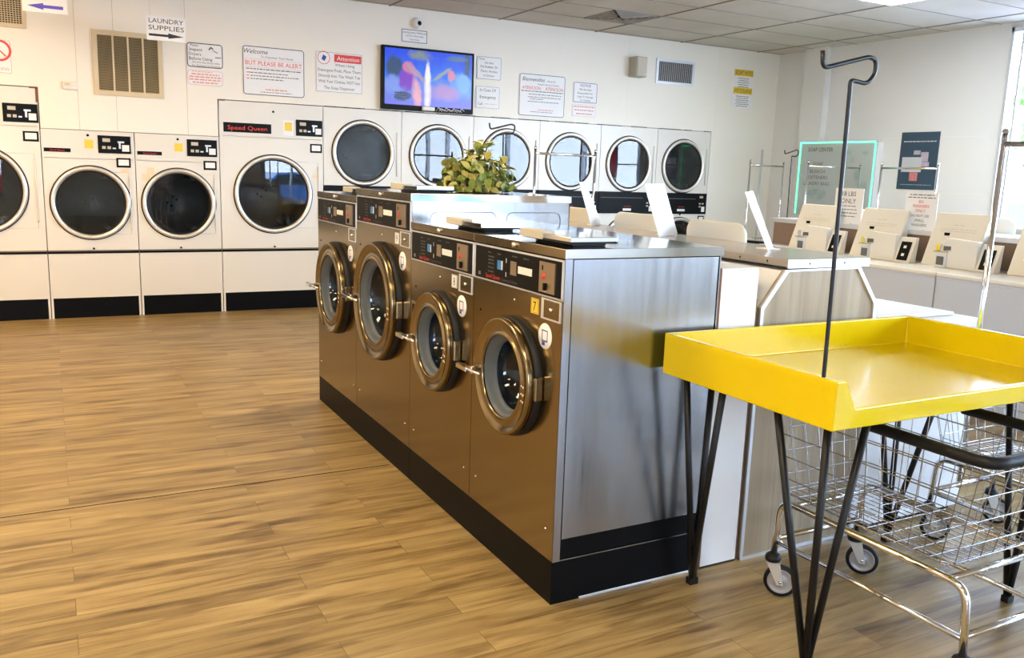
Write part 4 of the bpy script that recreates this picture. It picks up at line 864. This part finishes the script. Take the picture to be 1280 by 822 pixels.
# ------------------------------------------------------------------ top-load washers. local: back at x=0, front at x=d, width along y 0..w, deck at h
def lid_shape(w, h, r):
    return [(0, 0), (w, 0)]+[(w-r+r*cos(radians(a)), h-r+r*sin(radians(a))) for a in range(0, 91, 15)]+[(r+r*cos(radians(a)), h-r+r*sin(radians(a))) for a in range(90, 181, 15)]
def top_loader(name_loc, rz, w, h, d, label, grp, lid_open=True, front='white', lidz=0.385, lidoff=0.13, lidx=0.03):
    t = thing('top_load_washer', label, 'washing machine', name_loc, rz, grp); e = 0.003
    b = MB(); b.box(0, d, e, w-e, 0.02, h-0.045, front); b.box(0.02, d-0.04, e+0.02, w-e-0.02, 0, 0.03, 'kick'); b.build('cabinet', t, bevel=0.006)
    b = MB(); b.box(-0.002, d+0.002, e, w-e, h-0.042, h, 'enamel'); b.build('deck', t, bevel=0.008)
    b = MB(); b.box(d-0.0, d+0.003, e, w-e, h-0.046, h-0.042, 'greyink'); b.build('front_seam', t)
    if lid_open:
        b = MB(); b.T = Matrix.Translation((lidx, lidoff, h+0.003)) @ Matrix.Rotation(radians(-4), 4, 'Y'); b.prism(lid_shape(0.465, lidz, 0.07), 0, 0.018, 'x', 'enamel'); b.build('lid', t, bevel=0.005)
        b = MB(); b.prism([(0.18+0.20*cos(2*pi*k/20)+0.08, 0.13+0.235+0.20*sin(2*pi*k/20)) for k in range(20)], h+0.0002, h+0.003, 'z', 'black'); b.build('tub_opening', t)
    else:
        b = MB(); b.box(0.09, d-0.06, 0.11, w-0.11, h+0.001, h+0.018, 'white'); b.build('lid', t, bevel=0.006)
    return t
g1 = 'top-load washers on the far side of the first island'
top_loader((3.118, 2.482, 0), 0, 0.708, 0.95, 0.76, 'white top-load washer with closed lid beside the wooden end panel', g1, False)
top_loader((3.118, 3.190, 0), 0, 0.708, 0.95, 0.76, 'top-load washer whose open cream lid shows nearest behind the counter', g1)
top_loader((3.118, 3.898, 0), 0, 0.708, 0.95, 0.76, 'top-load washer whose open cream lid stands behind the broad counter notice', g1)
top_loader((3.118, 4.606, 0), 0, 0.708, 0.95, 0.76, 'top-load washer whose open lid shows just right of the tall stainless washers', g1)

# island two: machines face -x (rotate by 180: local x -> -x, local y -> -y)
g2 = 'top-load washers of the second island, facing the camera side'
def front_tops(t, tall=True, ctl=True):
    # local frame: world x = 6.34 - lx ; world y = Y1 - ly (Y1 = upper seam)
    pass
X2B, X2F, H2 = 6.20, 5.60, 0.95
def unit(y0, label, tall=True, extra=True, w=0.70):
    t = thing('top_load_washer', label, 'washing machine', (X2F, y0, 0), 0, g2); e = 0.004; d = X2B-X2F
    b = MB(); b.box(0, d, e, w-e, 0.02, H2-0.045, 'grey_enamel'); b.box(0.04, d-0.02, e+0.02, w-e-0.02, 0, 0.03, 'kick'); b.build('cabinet', t, bevel=0.005)
    b = MB(); b.box(-0.003, d, e-0.003, w-e+0.003, H2-0.030, H2, 'enamel'); b.build('deck', t, bevel=0.008)
    b = MB(); b.box(-0.002, 0.004, e, w-e, H2-0.045, H2-0.030, 'grey_enamel'); b.build('front_lip', t)
    if tall:
        # tall slanted coin-meter housing; y from 0.44 to 0.90 above y0 (world seams shifted)
        ya, yb = 0.015, 0.455
        b = MB(); b.prism([(0.43, H2+0.0005), (0.575, H2+0.0005), (0.595, H2+0.405), (0.575, H2+0.41)], ya, yb, 'y', 'enamel'); m = b.build('meter_housing', t, bevel=0.008)
        def on(yc, zf, dx=0.0): # point on slanted face
            k = zf; return (0.43+0.145*k/1.0-dx, yc, H2+0.41*k)
        b = MB(); p = on(yb-0.14, 0.60); b.box(p[0]-0.004, p[0]+0.01, p[1]-0.022, p[1]+0.022, p[2]-0.012, p[2]+0.012, 'black'); b.build('slot', m)
        b = MB(); s = Vector((0.145, 0, 0.41)).normalized()
        for (v, ww) in ((0.78, 0.10), (0.70, 0.30), (0.66, 0.30)): b.dashes(on(0.235, v, 0.003), (0, -1, 0), s, ww, 0.004, 'beige', 0.03)
        b.build('print', m, recalc=False)
        b = MB(); yc = yb-0.215
        b.box(0.36, 0.47, yc-0.045, yc+0.045, H2+0.001, H2+0.115, 'alu'); b.box(0.345, 0.50, yc-0.055, yc+0.055, H2+0.115, H2+0.125, 'chrome'); b.box(0.355, 0.362, yc-0.03, yc+0.03, H2+0.02, H2+0.085, 'greyink')
        b.build('coin_box', m, bevel=0.003)
        b = MB(); b.box(0.37, 0.50, yc-0.07, yc-0.01, H2+0.13, H2+0.165, 'greyink'); b.box(0.34, 0.44, yc-0.075, yc-0.055, H2+0.128, H2+0.138, 'chrome'); b.box(0.37, 0.45, yc+0.015, yc+0.05, H2+0.126, H2+0.175, 'chrome'); b.build('coin_slide', m, bevel=0.002)
    if extra:
        # white rounded console with dark control plate at its near end
        y1, y2 = -0.035, 0.27
        b = MB(); pr = [(0.0, 0.0), (0.31, 0.0), (0.31, 0.215), (0.07, 0.225), (0.035, 0.20), (0.012, 0.13)]
        b.prism([(y2-a, H2+0.0005+z) for a, z in pr], 0.375, 0.43, 'x', 'cream'); c = b.build('lid', t, bevel=0.006)
        b = MB(); b.prism([(0.37, H2+0.0005), (0.45, H2+0.0005), (0.47, H2+0.20), (0.44, H2+0.20)], -0.185, y1-0.004, 'y', 'enamel'); c = b.build('console', t, bevel=0.005)
        s = Vector((0.07, 0, 0.20)).normalized(); U = Vector((0, -1, 0)); n = U.cross(s)
        b = MB(); O = Vector((0.37, -0.112, H2)); 
        def q(u0, u1, v0, v1, off, m): b.face([tuple(O+U*a+s*c_-Vector((off, 0, 0))) for a, c_ in ((u0, v0), (u1, v0), (u1, v1), (u0, v1))], m)
        q(-0.048, 0.048, 0.020, 0.175, 0.004, 'black'); o = b.build('control_plate', c, recalc=False)
        b = MB()
        for v in (0.065, 0.13): q(-0.016, 0.010, v-0.010, v+0.012, 0.006, 'whiteink')
        b.build('knobs', o, recalc=False)
    return t
names = {2.58: 'grey-fronted top-load washer of the second island, cut off by the right edge',
         3.28: 'grey-fronted top-load washer of the second island in front of the street window',
         3.98: 'grey-fronted top-load washer of the second island, below the big washers only sign',
         4.68: 'grey-fronted top-load washer of the second island, below the lbs only sign',
         5.38: 'grey-fronted top-load washer of the second island, farthest one at the left end'}
# tall housings start at world y 3.655, 3.99(=4.43-.44) ...
for y0, l in names.items():
    u = unit(y0, l)
b = MB(); b.box(5.60, X2B, 6.085, 6.24, 0.02, 0.95, 'grey_enamel'); tag(b.build('end_cabinet', None, (5.9, 6.16, 0), bevel=0.005), 'narrow grey end cabinet closing the far end of the second island', 'cabinet')
t = thing('island_bulkhead', 'low bulkhead with brown face and pale cap behind the second island washers', 'bulkhead', (6.4, 2.58, 0)); off = (6.4, 2.58, 0)
b = MB(); b.box(6.205, 6.66, 2.58, 6.23, 0, 1.165, 'grey_enamel'); b.build('core', t, off)
b = MB(); b.box(6.205, 6.66, 2.58, 6.23, 0.0, 0.02, 'kick'); b.box(6.20, 6.205, 2.6, 6.2, 0.96, 1.165, 'brownface'); b.box(6.19, 6.67, 2.575, 6.24, 1.166, 1.205, 'alu'); b.build('counter_top', t, off)
g3 = 'top-load washers on the window side of the second island'
for k, y0 in enumerate((2.58, 3.28, 3.98, 4.68, 5.38)):
    top_loader((6.672, y0, 0), 0, 0.698, 0.95, 0.62, 'top-load washer on the window side of the second island with its cream lid standing open', g3, True, 'grey_enamel', 0.37, 0.16, 0.06)
# signs standing on island two
def stand_sign(y0, y1, z0, z1, x, label, texts, rows=()):
    t = thing('standing_sign', label, 'sign', (x, (y0+y1)/2, z0), 0); off = (x, (y0+y1)/2, z0); cy = (y0+y1)/2
    b = MB(); b.box(x, x+0.004, y0, y1, z0, z1, 'paper'); b.build('sheet', t, off)
    b = MB(); b.box(x-0.02, x+0.05, cy-0.05, cy+0.05, z0, z0+0.005, 'paper'); b.build('foot', t, off)
    b = MB()
    for (s, dy, z, h, m, *o) in texts: b.text(s, (x-0.0012, cy-dy, z), UX, VX, h=h, m=m, maxw=o[0] if o else (y1-y0)*0.9)
    for (dy, z, ww, h, m) in rows: b.dashes((x-0.0012, cy-dy, z), UX, VX, ww, h, m)
    b.build('lettering', t, off, recalc=False)
stand_sign(5.21, 5.515, 1.206, 1.515, 6.23, 'white sign ending in lbs only, behind the black hook rod', [('18 LBS', 0, 1.468, 0.040, 'ink', 0.26), ('ONLY', 0, 1.405, 0.042, 'greyink', 0.21)],
    [(0, 1.36, 0.17, 0.006, 'greyink'), (0, 1.33, 0.19, 0.006, 'greyink'), (0, 1.30, 0.20, 0.007, 'greyink'), (0, 1.27, 0.18, 0.006, 'greyink')])
stand_sign(4.49, 4.785, 1.206, 1.502, 6.23, 'white sign with red big washers only lettering, standing below the dark poster', [('BIG', 0, 1.432, 0.022, 'red', 0.10), ('WASHERS', 0, 1.395, 0.024, 'red', 0.22), ('ONLY', 0, 1.358, 0.024, 'red', 0.13), ('DO NOT USE', 0, 1.318, 0.020, 'greyink', 0.24), ('SMALL', 0, 1.280, 0.022, 'greyink', 0.15), ('WASHERS', 0, 1.243, 0.022, 'greyink', 0.22)],
    [(0, 1.485, 0.22, 0.007, 'greyink'), (0, 1.463, 0.25, 0.007, 'greyink')])

# ------------------------------------------------------------------ right wall: lit service window, poster
t = thing('soap_center_window', 'grey service window with green LED border and soap center lettering', 'service window', (XR, 8.21, 1.17)); off = (XR, 8.21, 1.17)
y0, y1, z0, z1 = 7.47, 8.71, 1.12, 2.085; x = 9.09
b = MB(); b.box(x-0.012, x, y0, y1, z0, z1, 'frost'); b.box(x, XR-0.001, y0+0.01, 8.415, z0+0.01, z1-0.01, 'white'); b.build('panel', t, off)
b = MB(); wd = 0.022
for a in ((y0, y1, z1-wd, z1), (y0, y0+wd, z0, z1), (y1-wd, y1, z0, z1)): b.box(x-0.020, x-0.012, *a, 'led_base')
b.build('led_channel', t, off)
b = MB()
n = 34
for k in range(n): yy = y0+0.02+(y1-y0-0.04)*k/(n-1); b.box(x-0.026, x-0.020, yy-0.011, yy+0.011, z1-0.020, z1-0.002, 'led')
for k in range(27):
    zz = z0+0.02+(z1-z0-0.05)*k/26
    for yy in (y0+0.011, y1-0.011): b.box(x-0.026, x-0.020, yy-0.009, yy+0.009, zz-0.010, zz+0.010, 'led')
b.build('led_strip', t, off)
b = MB()
b.text('SOAP CENTER', (x-0.0135, 8.36, 1.985), UX, VX, h=0.052, w=0.42, m='ink')
for s, z, w in (('SOAP', 1.80, 0.17), ('BLEACH', 1.70, 0.25), ('SOFTENERS', 1.62, 0.36), ('LAUNDRY BAGS', 1.54, 0.44)): b.text(s, (x-0.0135, 8.38, z), UX, VX, h=0.045, w=w, m='greyink')
b.build('lettering', t, off, recalc=False)
b = MB()
rn = random.Random(3)
for (yy, zz, ry, rz) in ((7.89, 1.95, 0.05, 0.05), (7.83, 1.85, 0.03, 0.05), (7.63, 1.94, 0.05, 0.03), (7.73, 1.66, 0.06, 0.07), (7.61, 1.52, 0.06, 0.07), (7.93, 1.48, 0.04, 0.03), (8.37, 1.40, 0.18, 0.09)):
    pts = [(yy+ry*cos(2*pi*k/12)*rn.uniform(.7, 1.1), zz+rz*sin(2*pi*k/12)*rn.uniform(.7, 1.1)) for k in range(12)]; b.face([(x-0.0130, a, c) for a, c in pts], 'greenstk')
b.build('faded_stickers', t, off, recalc=False)
t = thing('wall_poster', 'dark blue poster with small pictures on the right wall', 'poster', (XR, 6.96, 1.51)); off = (XR, 6.96, 1.51)
b = MB(); b.box(XR-0.010, XR-0.001, 6.70, 7.215, 1.51, 2.185, 'poster'); b.build('board', t, off)
b = MB()
for (a, c, z, zz, m) in ((7.02, 6.93, 1.92, 1.97, 'lavender'), (6.92, 6.82, 1.84, 1.95, 'lavender'), (6.92, 6.80, 1.78, 1.835, 'lavender'), (7.05, 6.94, 1.61, 1.71, 'pink')): b.box(XR-0.012, XR-0.010, c, a, z, zz, m)
b.build('small_pictures', t, off)
b = MB(); b.box(XR-0.014, XR-0.010, 6.90, 7.17, 1.715, 1.89, 'alu'); b.build('attached_card', t, off)
b = MB(); b.dashes((XR-0.0108, 6.955, 2.075), UX, VX, 0.44, 0.012, 'alu', 0.03); b.dashes((XR-0.0108, 6.955, 1.565), UX, VX, 0.42, 0.008, 'greenstk', 0.03); b.build('lettering', t, off, recalc=False)
# banner in the street window (seen mirrored in the dryer doors)
t = thing('window_banner', 'red and blue banner hanging inside the street window, outside the photo', 'banner', (XR-0.06, 4.95, 1.5)); off = (XR-0.06, 4.95, 1.5)
b = MB(); [b.box(XR-0.068, XR-0.060, *q, 'blueink') for q in ((4.72, 5.18, 1.50, 1.56), (4.72, 5.18, 2.39, 2.45), (4.72, 4.78, 1.56, 2.39), (5.12, 5.18, 1.56, 2.39))]; b.build('border', t, off); b = MB(); b.box(XR-0.065, XR-0.063, 4.78, 5.12, 1.56, 2.39, 'banner'); b.build('sheet', t, off)
for z in (4.75, 5.15): b = MB(); b.tube([(XR-0.0625, z, 2.44), (XR-0.0625, z, 3.26)], 0.002, 'alu', 5); b.build('cord', t, off)

# ------------------------------------------------------------------ yellow folding table
def yellow_table(loc, label, feet=None, w=1.33, d=0.79):
    t = thing('folding_table', label, 'table', loc, 0, 'yellow folding tables with a black hook rod')
    zb, zt, zl, zf = 0.85, 1.0, 0.913, 0.885; th = 0.022
    b = MB(); o_ = [(0, 0, zt), (0.040, 0, zt), (0.088, 0, zl), (w-0.088, 0, zl), (w-0.040, 0, zt), (w, 0, zt), (w, d, zt), (0, d, zt)]
    i_ = [(th, th, zt), (0.040, th, zt), (0.088, th, zl), (w-0.088, th, zl), (w-0.040, th, zt), (w-th, th, zt), (w-th, d-th, zt), (th, d-th, zt)]
    mi = b.mi('yellow'); OT = [b.v(p) for p in o_]; IT = [b.v(p) for p in i_]; OB = [b.v((p[0], p[1], zb)) for p in o_]; IB = [b.v((p[0], p[1], zf)) for p in i_]
    for k in range(8):
        l = (k+1) % 8
        for q in ((OB[k], OB[l], OT[l], OT[k]), (OT[k], OT[l], IT[l], IT[k]), (IT[k], IT[l], IB[l], IB[k])): b.bm.faces.new(q).material_index = mi
    b.bm.faces.new(IB).material_index = mi; b.bm.faces.new(OB[::-1]).material_index = mi
    o = b.build('tray', t)
    bv = o.modifiers.new('bevel', 'BEVEL'); bv.width = 0.005; bv.segments = 3; bv.limit_method = 'ANGLE'; bv.angle_limit = radians(20)
    F = feet or [(0.125, 0.12), (0.173, 0.745), (1.20, 0.12), (1.238, 0.70)]
    tops = [[(0.055, 0.27), (0.065, 0.07), (0.205, 0.045)], [(0.055, 0.52), (0.065, 0.73), (0.205, 0.745)], [(w-0.055, 0.27), (w-0.065, 0.07), (w-0.205, 0.045)], [(w-0.055, 0.52), (w-0.065, 0.73), (w-0.205, 0.745)]]
    for f, tp in zip(F, tops):
        b = MB()
        b.tube([(tp[0][0], tp[0][1], 0.852), (f[0], f[1], 0.012)], 0.0125, 'iron', 8)
        b.tube([(tp[1][0], tp[1][1], 0.852), (f[0]+0.004, f[1], 0.012)], 0.0125, 'iron', 8)
        b.tube([(tp[2][0], tp[2][1], 0.852), (f[0]+0.010, f[1], 0.012)], 0.0125, 'iron', 8)
        b.box(f[0]-0.014, f[0]+0.024, f[1]-0.014, f[1]+0.014, 0, 0.026, 'iron')
        b.prism([tp[0], tp[1], tp[2]], 0.845, 0.851, 'z', 'iron'); b.build('leg', t)
    b = MB(); x, y = -0.005, 0.060
    b.tube(arc_path([(x+0.017, y, 0.985), (x+0.017, y, 1.02), (x+0.006, y, 1.812), (x+0.004, y, 1.838), (x+0.072, y, 1.832), (x+0.100, y, 1.862), (x+0.098, y, 1.898), (x+0.070, y, 1.905), (x-0.105, y, 1.860), (x-0.112, y, 1.905)], 0.020), 0.0062, 'iron_hook', 12)
    b.build('hook_rod', t)
    return t
yt = yellow_table((1.957, 1.66, 0), 'yellow folding table with rim, black hairpin legs and hook rod, in the foreground')
b2 = dup(yt, (2.98, 5.70, 0), 0, 'yellow folding table whose hook rod tip shows above the leafy plant', 'yellow folding tables with a black hook rod')
b3 = dup(yt, (7.36, 7.24, 0), radians(-90), 'yellow folding table whose thin hook rod shows left of the green-lit service window', 'yellow folding tables with a black hook rod')

# ------------------------------------------------------------------ laundry carts. local origin floor centre, long axis y
def cart(loc, rz, label, rack):
    grp = 'rolling wire laundry carts'
    t = thing('laundry_cart', label, 'cart', loc, rz, grp)
    ax, ay, zt, zb = 0.225, 0.375, 0.385, 0.22
    b = MB(); R = 0.0125
    for sx in (-1, 1):
        b.tube(arc_path([(sx*ax, ay+0.015, 0.158), (sx*ax, ay, zt), (sx*ax, -ay, zt), (sx*ax, -ay-0.015, 0.158)], 0.06, 8), R, 'chrome', 10)
        b.tube([(sx*ax, ay+0.01, zb), (sx*ax, -ay-0.01, zb)], 0.0095, 'chrome', 8)
    for sy in (-1, 1):
        b.tube([(-ax, sy*(ay+0.010), zb+0.01), (ax, sy*(ay+0.010), zb+0.01)], R*0.9, 'chrome', 8)
        b.tube([(-ax, sy*(ay-0.06), zt), (ax, sy*(ay-0.06), zt)], R*0.8, 'chrome', 8)
    b.build('frame', t)
    # basket
    b = MB(); z0, z1 = 0.414, 0.782; r = 0.0018
    BO = 0.045
    def ringat(z, rad=r, m='wire'):
        k = (z-z0)/(z1-z0); hx, hy = 0.215+0.045*k, 0.345+0.075*k; c = 0.05
        pts = []
        for cx, cy, a0 in ((hx-c, hy-c, 0), (-hx+c, hy-c, 90), (-hx+c, -hy+c, 180), (hx-c, -hy+c, 270)):
            for j in range(5): a = radians(a0+22.5*j); pts.append((cx+c*cos(a), cy+c*sin(a)+BO, z))
        b.tube(pts, rad, m, 6, closed=True)
    for z in (0.42, 0.475, 0.56, 0.645, 0.725): ringat(z, 0.0022)
    def P(s, u, z):
        k = (z-z0)/(z1-z0); hx, hy = 0.215+0.045*k, 0.345+0.075*k
        return {0: (hx, u*(hy-0.03)+BO, z), 1: (-hx, u*(hy-0.03)+BO, z), 2: (u*(hx-0.03), hy+BO, z), 3: (u*(hx-0.03), -hy+BO, z)}[s]
    for s, n in ((0, 12), (1, 12), (2, 7), (3, 7)):
        for j in range(n): u = -1+2*j/(n-1); b.tube([P(s, u, z0), P(s, u, z1)], r, 'wire', 5, caps=False)
    for j in range(12): y = -0.33+0.66*j/11+BO; b.tube([(-0.215, y, z0), (0.215, y, z0)], r, 'wire', 5, caps=False)
    for j in range(13): x = -0.205+0.41*j/12; b.tube([(x, -0.345+BO, z0-0.004), (x, 0.345+BO, z0-0.004)], r, 'wire', 5, caps=False)
    b.build('wire_basket', t, recalc=False)
    b = MB(); hx, hy = 0.262, 0.425
    b.tube(arc_path([(-hx+0.01, 0.02, z1), (-hx+0.01, -hy+0.01, z1), (hx-0.01, -hy+0.01, z1), (hx-0.01, 0.02, z1)], 0.07, 7), 0.019, 'rubber', 12); bm_ = b.build('bumper', t)
    b = MB(); b.tube(arc_path([(-hx+0.01, 0.02, z1), (-hx+0.01, hy-0.005+BO, z1), (hx-0.01, hy-0.005+BO, z1), (hx-0.01, 0.02, z1)], 0.05, 5), 0.006, 'chrome', 8); b.build('rim', t)
    for i, (sx, sy) in enumerate(((-1, 1), (1, 1), (-1, -1), (1, -1))):
        c = Vector((sx*ax, sy*(ay+0.015), 0)); yaw = radians(130)
        b = MB(); b.lathe([(0, 0.168), (0.018, 0.168), (0.028, 0.160), (0.031, 0.150), (0.028, 0.139), (0, 0.138)], tuple(c), 'z', 'rubber', 20); cst = b.build('caster', t)
        b = MB(); T = Matrix.Translation(c) @ Matrix.Rotation(yaw, 4, 'Z'); b.T = T
        for s in (-1, 1): b.prism([(-0.028, 0.137), (0.022, 0.137), (-0.022, 0.050), (-0.046, 0.050)], s*0.018-0.0015, s*0.018+0.0015, 'y', 'alu')
        b.box(-0.028, 0.022, -0.0195, 0.0195, 0.133, 0.138, 'alu'); b.build('fork', cst)
        b = MB(); b.T = T; wr = 0.0625; cc = (-0.034, 0, wr)
        b.lathe([(wr-0.016, -0.012), (wr-0.004, -0.012), (wr, -0.006), (wr, 0.006), (wr-0.004, 0.012), (wr-0.016, 0.012)], cc, 'y', 'rubber', 36)
        b.lathe([(0, -0.014), (0.014, -0.014), (0.014, -0.010), (wr-0.022, -0.009), (wr-0.018, -0.013), (wr-0.014, -0.012), (wr-0.014, 0.012), (wr-0.018, 0.013), (wr-0.022, 0.009), (0.014, 0.010), (0.014, 0.014), (0, 0.014)], cc, 'y', 'hub', 36)
        b.lathe([(0, -0.022), (0.006, -0.022), (0.006, 0.022), (0, 0.022)], cc, 'y', 'chrome', 10); b.build('wheel', cst)
    if rack:
        b = MB(); yr = ay+0.035; zr = 1.79
        for s in (-1, 1): b.tube([(0, s*yr, 0.20), (0, s*yr, zr)], 0.0125, 'chrome', 10); b.lathe([(0, 0.022), (0.012, 0.018), (0.016, 0)], (0, s*yr, zr), 'z', 'chrome', 12)
        b.tube([(0, -yr, zr-0.045), (0, yr, zr-0.045)], 0.0125, 'chrome', 10); b.build('hanging_rack', t)
    return t
cart((2.580, 1.82, 0), 0, 'chrome wire laundry cart with black bumper below the foreground yellow table', False)
c2 = cart((3.62, 1.92, 0), 0, 'wire laundry cart with tall rack pole, partly under the foreground table at the right edge', True)
def cart_between(p1, p2, label):
    c = ((p1[0]+p2[0])/2, (p1[1]+p2[1])/2); a = math.atan2(p2[1]-p1[1], p2[0]-p1[0])-pi/2
    dup(c2, (c[0], c[1], 0), a, label, 'rolling wire laundry carts')
cart_between((7.82, 8.33), (8.65, 8.56), 'wire cart whose thin hanging rack stands farthest left, beside the upright grey pole')
cart_between((8.11, 7.62), (8.90, 7.55), 'wire cart whose bright hanging rack stands before the green-lit service window')
cart_between((8.60, 6.97), (8.50, 6.18), 'wire cart whose hanging rack stands before the dark poster')
cart_between((4.20, 7.40), (4.97, 7.56), 'wire cart whose hanging rack stands before the fourth stacked dryer')

# ------------------------------------------------------------------ outdoors
b = MB(); b.box(-40, 60, -50, YF-0.21, -0.16, -0.12, 'asphalt'); b.box(XR+0.2, 60, YF-0.21, 50, -0.16, -0.12, 'asphalt'); struct(b.build('ground'))
def car(loc, rz, paint, label):
    t = thing('parked_car', label, 'car', loc, rz, 'cars parked outside')
    L, Wd = 4.5, 1.8
    b = MB(); b.prism([(-L/2, 0.35), (-L/2+0.05, 0.85), (-L/2+0.3, 0.98), (-1.25, 1.05), (-0.65, 1.52), (0.9, 1.55), (1.55, 1.12), (L/2-0.15, 1.0), (L/2, 0.75), (L/2, 0.35), (1.75, 0.32), (1.65, 0.5), (1.4, 0.64), (1.1, 0.5), (1.0, 0.32), (-1.0, 0.32), (-1.1, 0.5), (-1.4, 0.64), (-1.65, 0.5), (-1.75, 0.32)], -Wd/2, Wd/2, 'y', paint); b.build('body', t, bevel=0.08, bseg=3)
    b = MB()
    for s in (-1, 1): b.prism([(-1.08, 1.06), (-0.60, 1.44), (0.85, 1.47), (1.35, 1.12)], s*(Wd/2-0.01), s*(Wd/2+0.004), 'y', 'car_glass')
    b.build('side_window', t)
    for s in (-1, 1):
        for x in (-1.38, 1.38):
            b = MB(); b.lathe([(0, -0.11), (0.20, -0.11), (0.22, -0.10), (0.33, -0.10), (0.345, -0.08), (0.345, 0.08), (0.33, 0.10), (0.22, 0.10), (0.2, 0.11), (0, 0.11)], (x, s*(Wd/2-0.11), 0.345), 'y', 'rubber', 32); w = b.build('wheel', t)
            b = MB(); b.lathe([(0, 0), (0.20, 0)], (x, s*(Wd/2+0.005), 0.345), 'y', 'chrome', 24)
            b.build('rim', w)
    return t
car((14.8, 8.3, -0.12), radians(75), 'car_red', 'red car parked outside the street window')
car((-2.3, -9.3, -0.12), radians(8), 'car_red', 'red car parked behind the camera, outside the photo')
car((7.0, -9.8, -0.12), radians(-4), 'car_blue', 'blue car parked behind the camera, outside the photo')
car((14.5, 1.5, -0.12), radians(80), 'car_blue', 'blue car parked outside the street window, outside the photo')
def tree(loc, h, r, label):
    t = thing('tree', label, 'tree', loc, 0, 'trees along the street'); rn = random.Random(int(loc[0]*10))
    b = MB(); b.tube([(0, 0, 0), (0.1, 0.05, h*0.5), (0.05, 0.1, h*0.8)], 0.16, 'stem', 8); b.build('trunk', t)
    b = MB()
    for k in range(420):
        d = Vector((rn.gauss(0, 1), rn.gauss(0, 1), rn.gauss(0, 1))).normalized()*rn.uniform(0.55, 1)*r; c = Vector((0, 0, h*0.72))+Vector((d.x, d.y, d.z*0.8)); s = rn.uniform(0.15, 0.32)
        u = Vector((rn.gauss(0, 1), rn.gauss(0, 1), rn.gauss(0, 1))).normalized(); w = u.cross(d).normalized()
        b.face([c-u*s, c-w*s*0.6, c+u*s, c+w*s*0.6], 'tree')
    b.build('foliage', t, recalc=False)
for p, h, r in (((23, 13.5), 5.5, 2.4), ((21, 4), 6, 2.5), ((22, -3), 5.5, 2.3), ((3.0, -19), 6, 2.6), ((29, 9.5), 6, 2.2)): tree((p[0], p[1], -0.12), h, r, 'leafy street tree beyond the parked cars')

# ------------------------------------------------------------------ world, camera, view
w = bpy.data.worlds.new('sky'); SC.world = w; w.use_nodes = True; nt = w.node_tree; bg = nt.nodes['Background']
tc = nt.nodes.new('ShaderNodeTexCoord'); sp = nt.nodes.new('ShaderNodeSeparateXYZ'); nt.links.new(tc.outputs['Generated'], sp.inputs[0])
cr = nt.nodes.new('ShaderNodeValToRGB'); e = cr.color_ramp.elements; e[0].position = 0.0; e[0].color = (0.70, 0.83, 1.0, 1); e[1].position = 0.6; e[1].color = (0.42, 0.62, 1.0, 1)
nt.links.new(sp.outputs['Z'], cr.inputs[0]); nt.links.new(cr.outputs[0], bg.inputs['Color']); bg.inputs['Strength'].default_value = 10.0
sun = bpy.data.lights.new('sun', 'SUN'); sun.energy = 9.0; sun.angle = radians(1.0); sun.color = (1.0, 0.95, 0.86)
so = bpy.data.objects.new('sun', sun); COL.objects.link(so); so.rotation_euler = (radians(28), radians(-8), 0)
def portal(loc, rot, sx, sy):
    l = bpy.data.lights.new('window_portal', 'AREA'); l.shape = 'RECTANGLE'; l.size = sx; l.size_y = sy; l.cycles.is_portal = True
    o = bpy.data.objects.new('window_portal', l); COL.objects.link(o); o.location = loc; o.rotation_euler = rot
portal((XR+0.12, (WY0+WY1)/2, (WZ0+WZ1)/2), (0, radians(90), 0), WZ1-WZ0, WY1-WY0)
for x0, x1 in fw: portal(((x0+x1)/2, YF-0.12, 1.58), (radians(90), 0, 0), x1-x0, 2.2)

cam = bpy.data.cameras.new('camera'); co = bpy.data.objects.new('camera', cam); COL.objects.link(co); SC.camera = co
cam.sensor_width = 36; cam.lens = 1071.83/1280*36; cam.clip_start = 0.05; cam.clip_end = 200
yaw, pitch, roll = (0.494717, 0.181182, -0.033508)
cy, sy = cos(yaw), sin(yaw)
fv = Vector((sy*cos(pitch), cy*cos(pitch), -sin(pitch))); r0 = Vector((cy, -sy, 0)); d0 = fv.cross(r0)
rv = r0*cos(roll)+d0*sin(roll); dv = -r0*sin(roll)+d0*cos(roll)
co.matrix_world = Matrix(((rv.x, -dv.x, -fv.x, 0), (rv.y, -dv.y, -fv.y, 0), (rv.z, -dv.z, -fv.z, 1.56), (0, 0, 0, 1)))
SC.view_settings.view_transform = 'Standard'; SC.view_settings.look = 'None'; SC.view_settings.gamma = 1; SC.view_settings.use_curve_mapping = False
SC.view_settings.exposure = 1.28
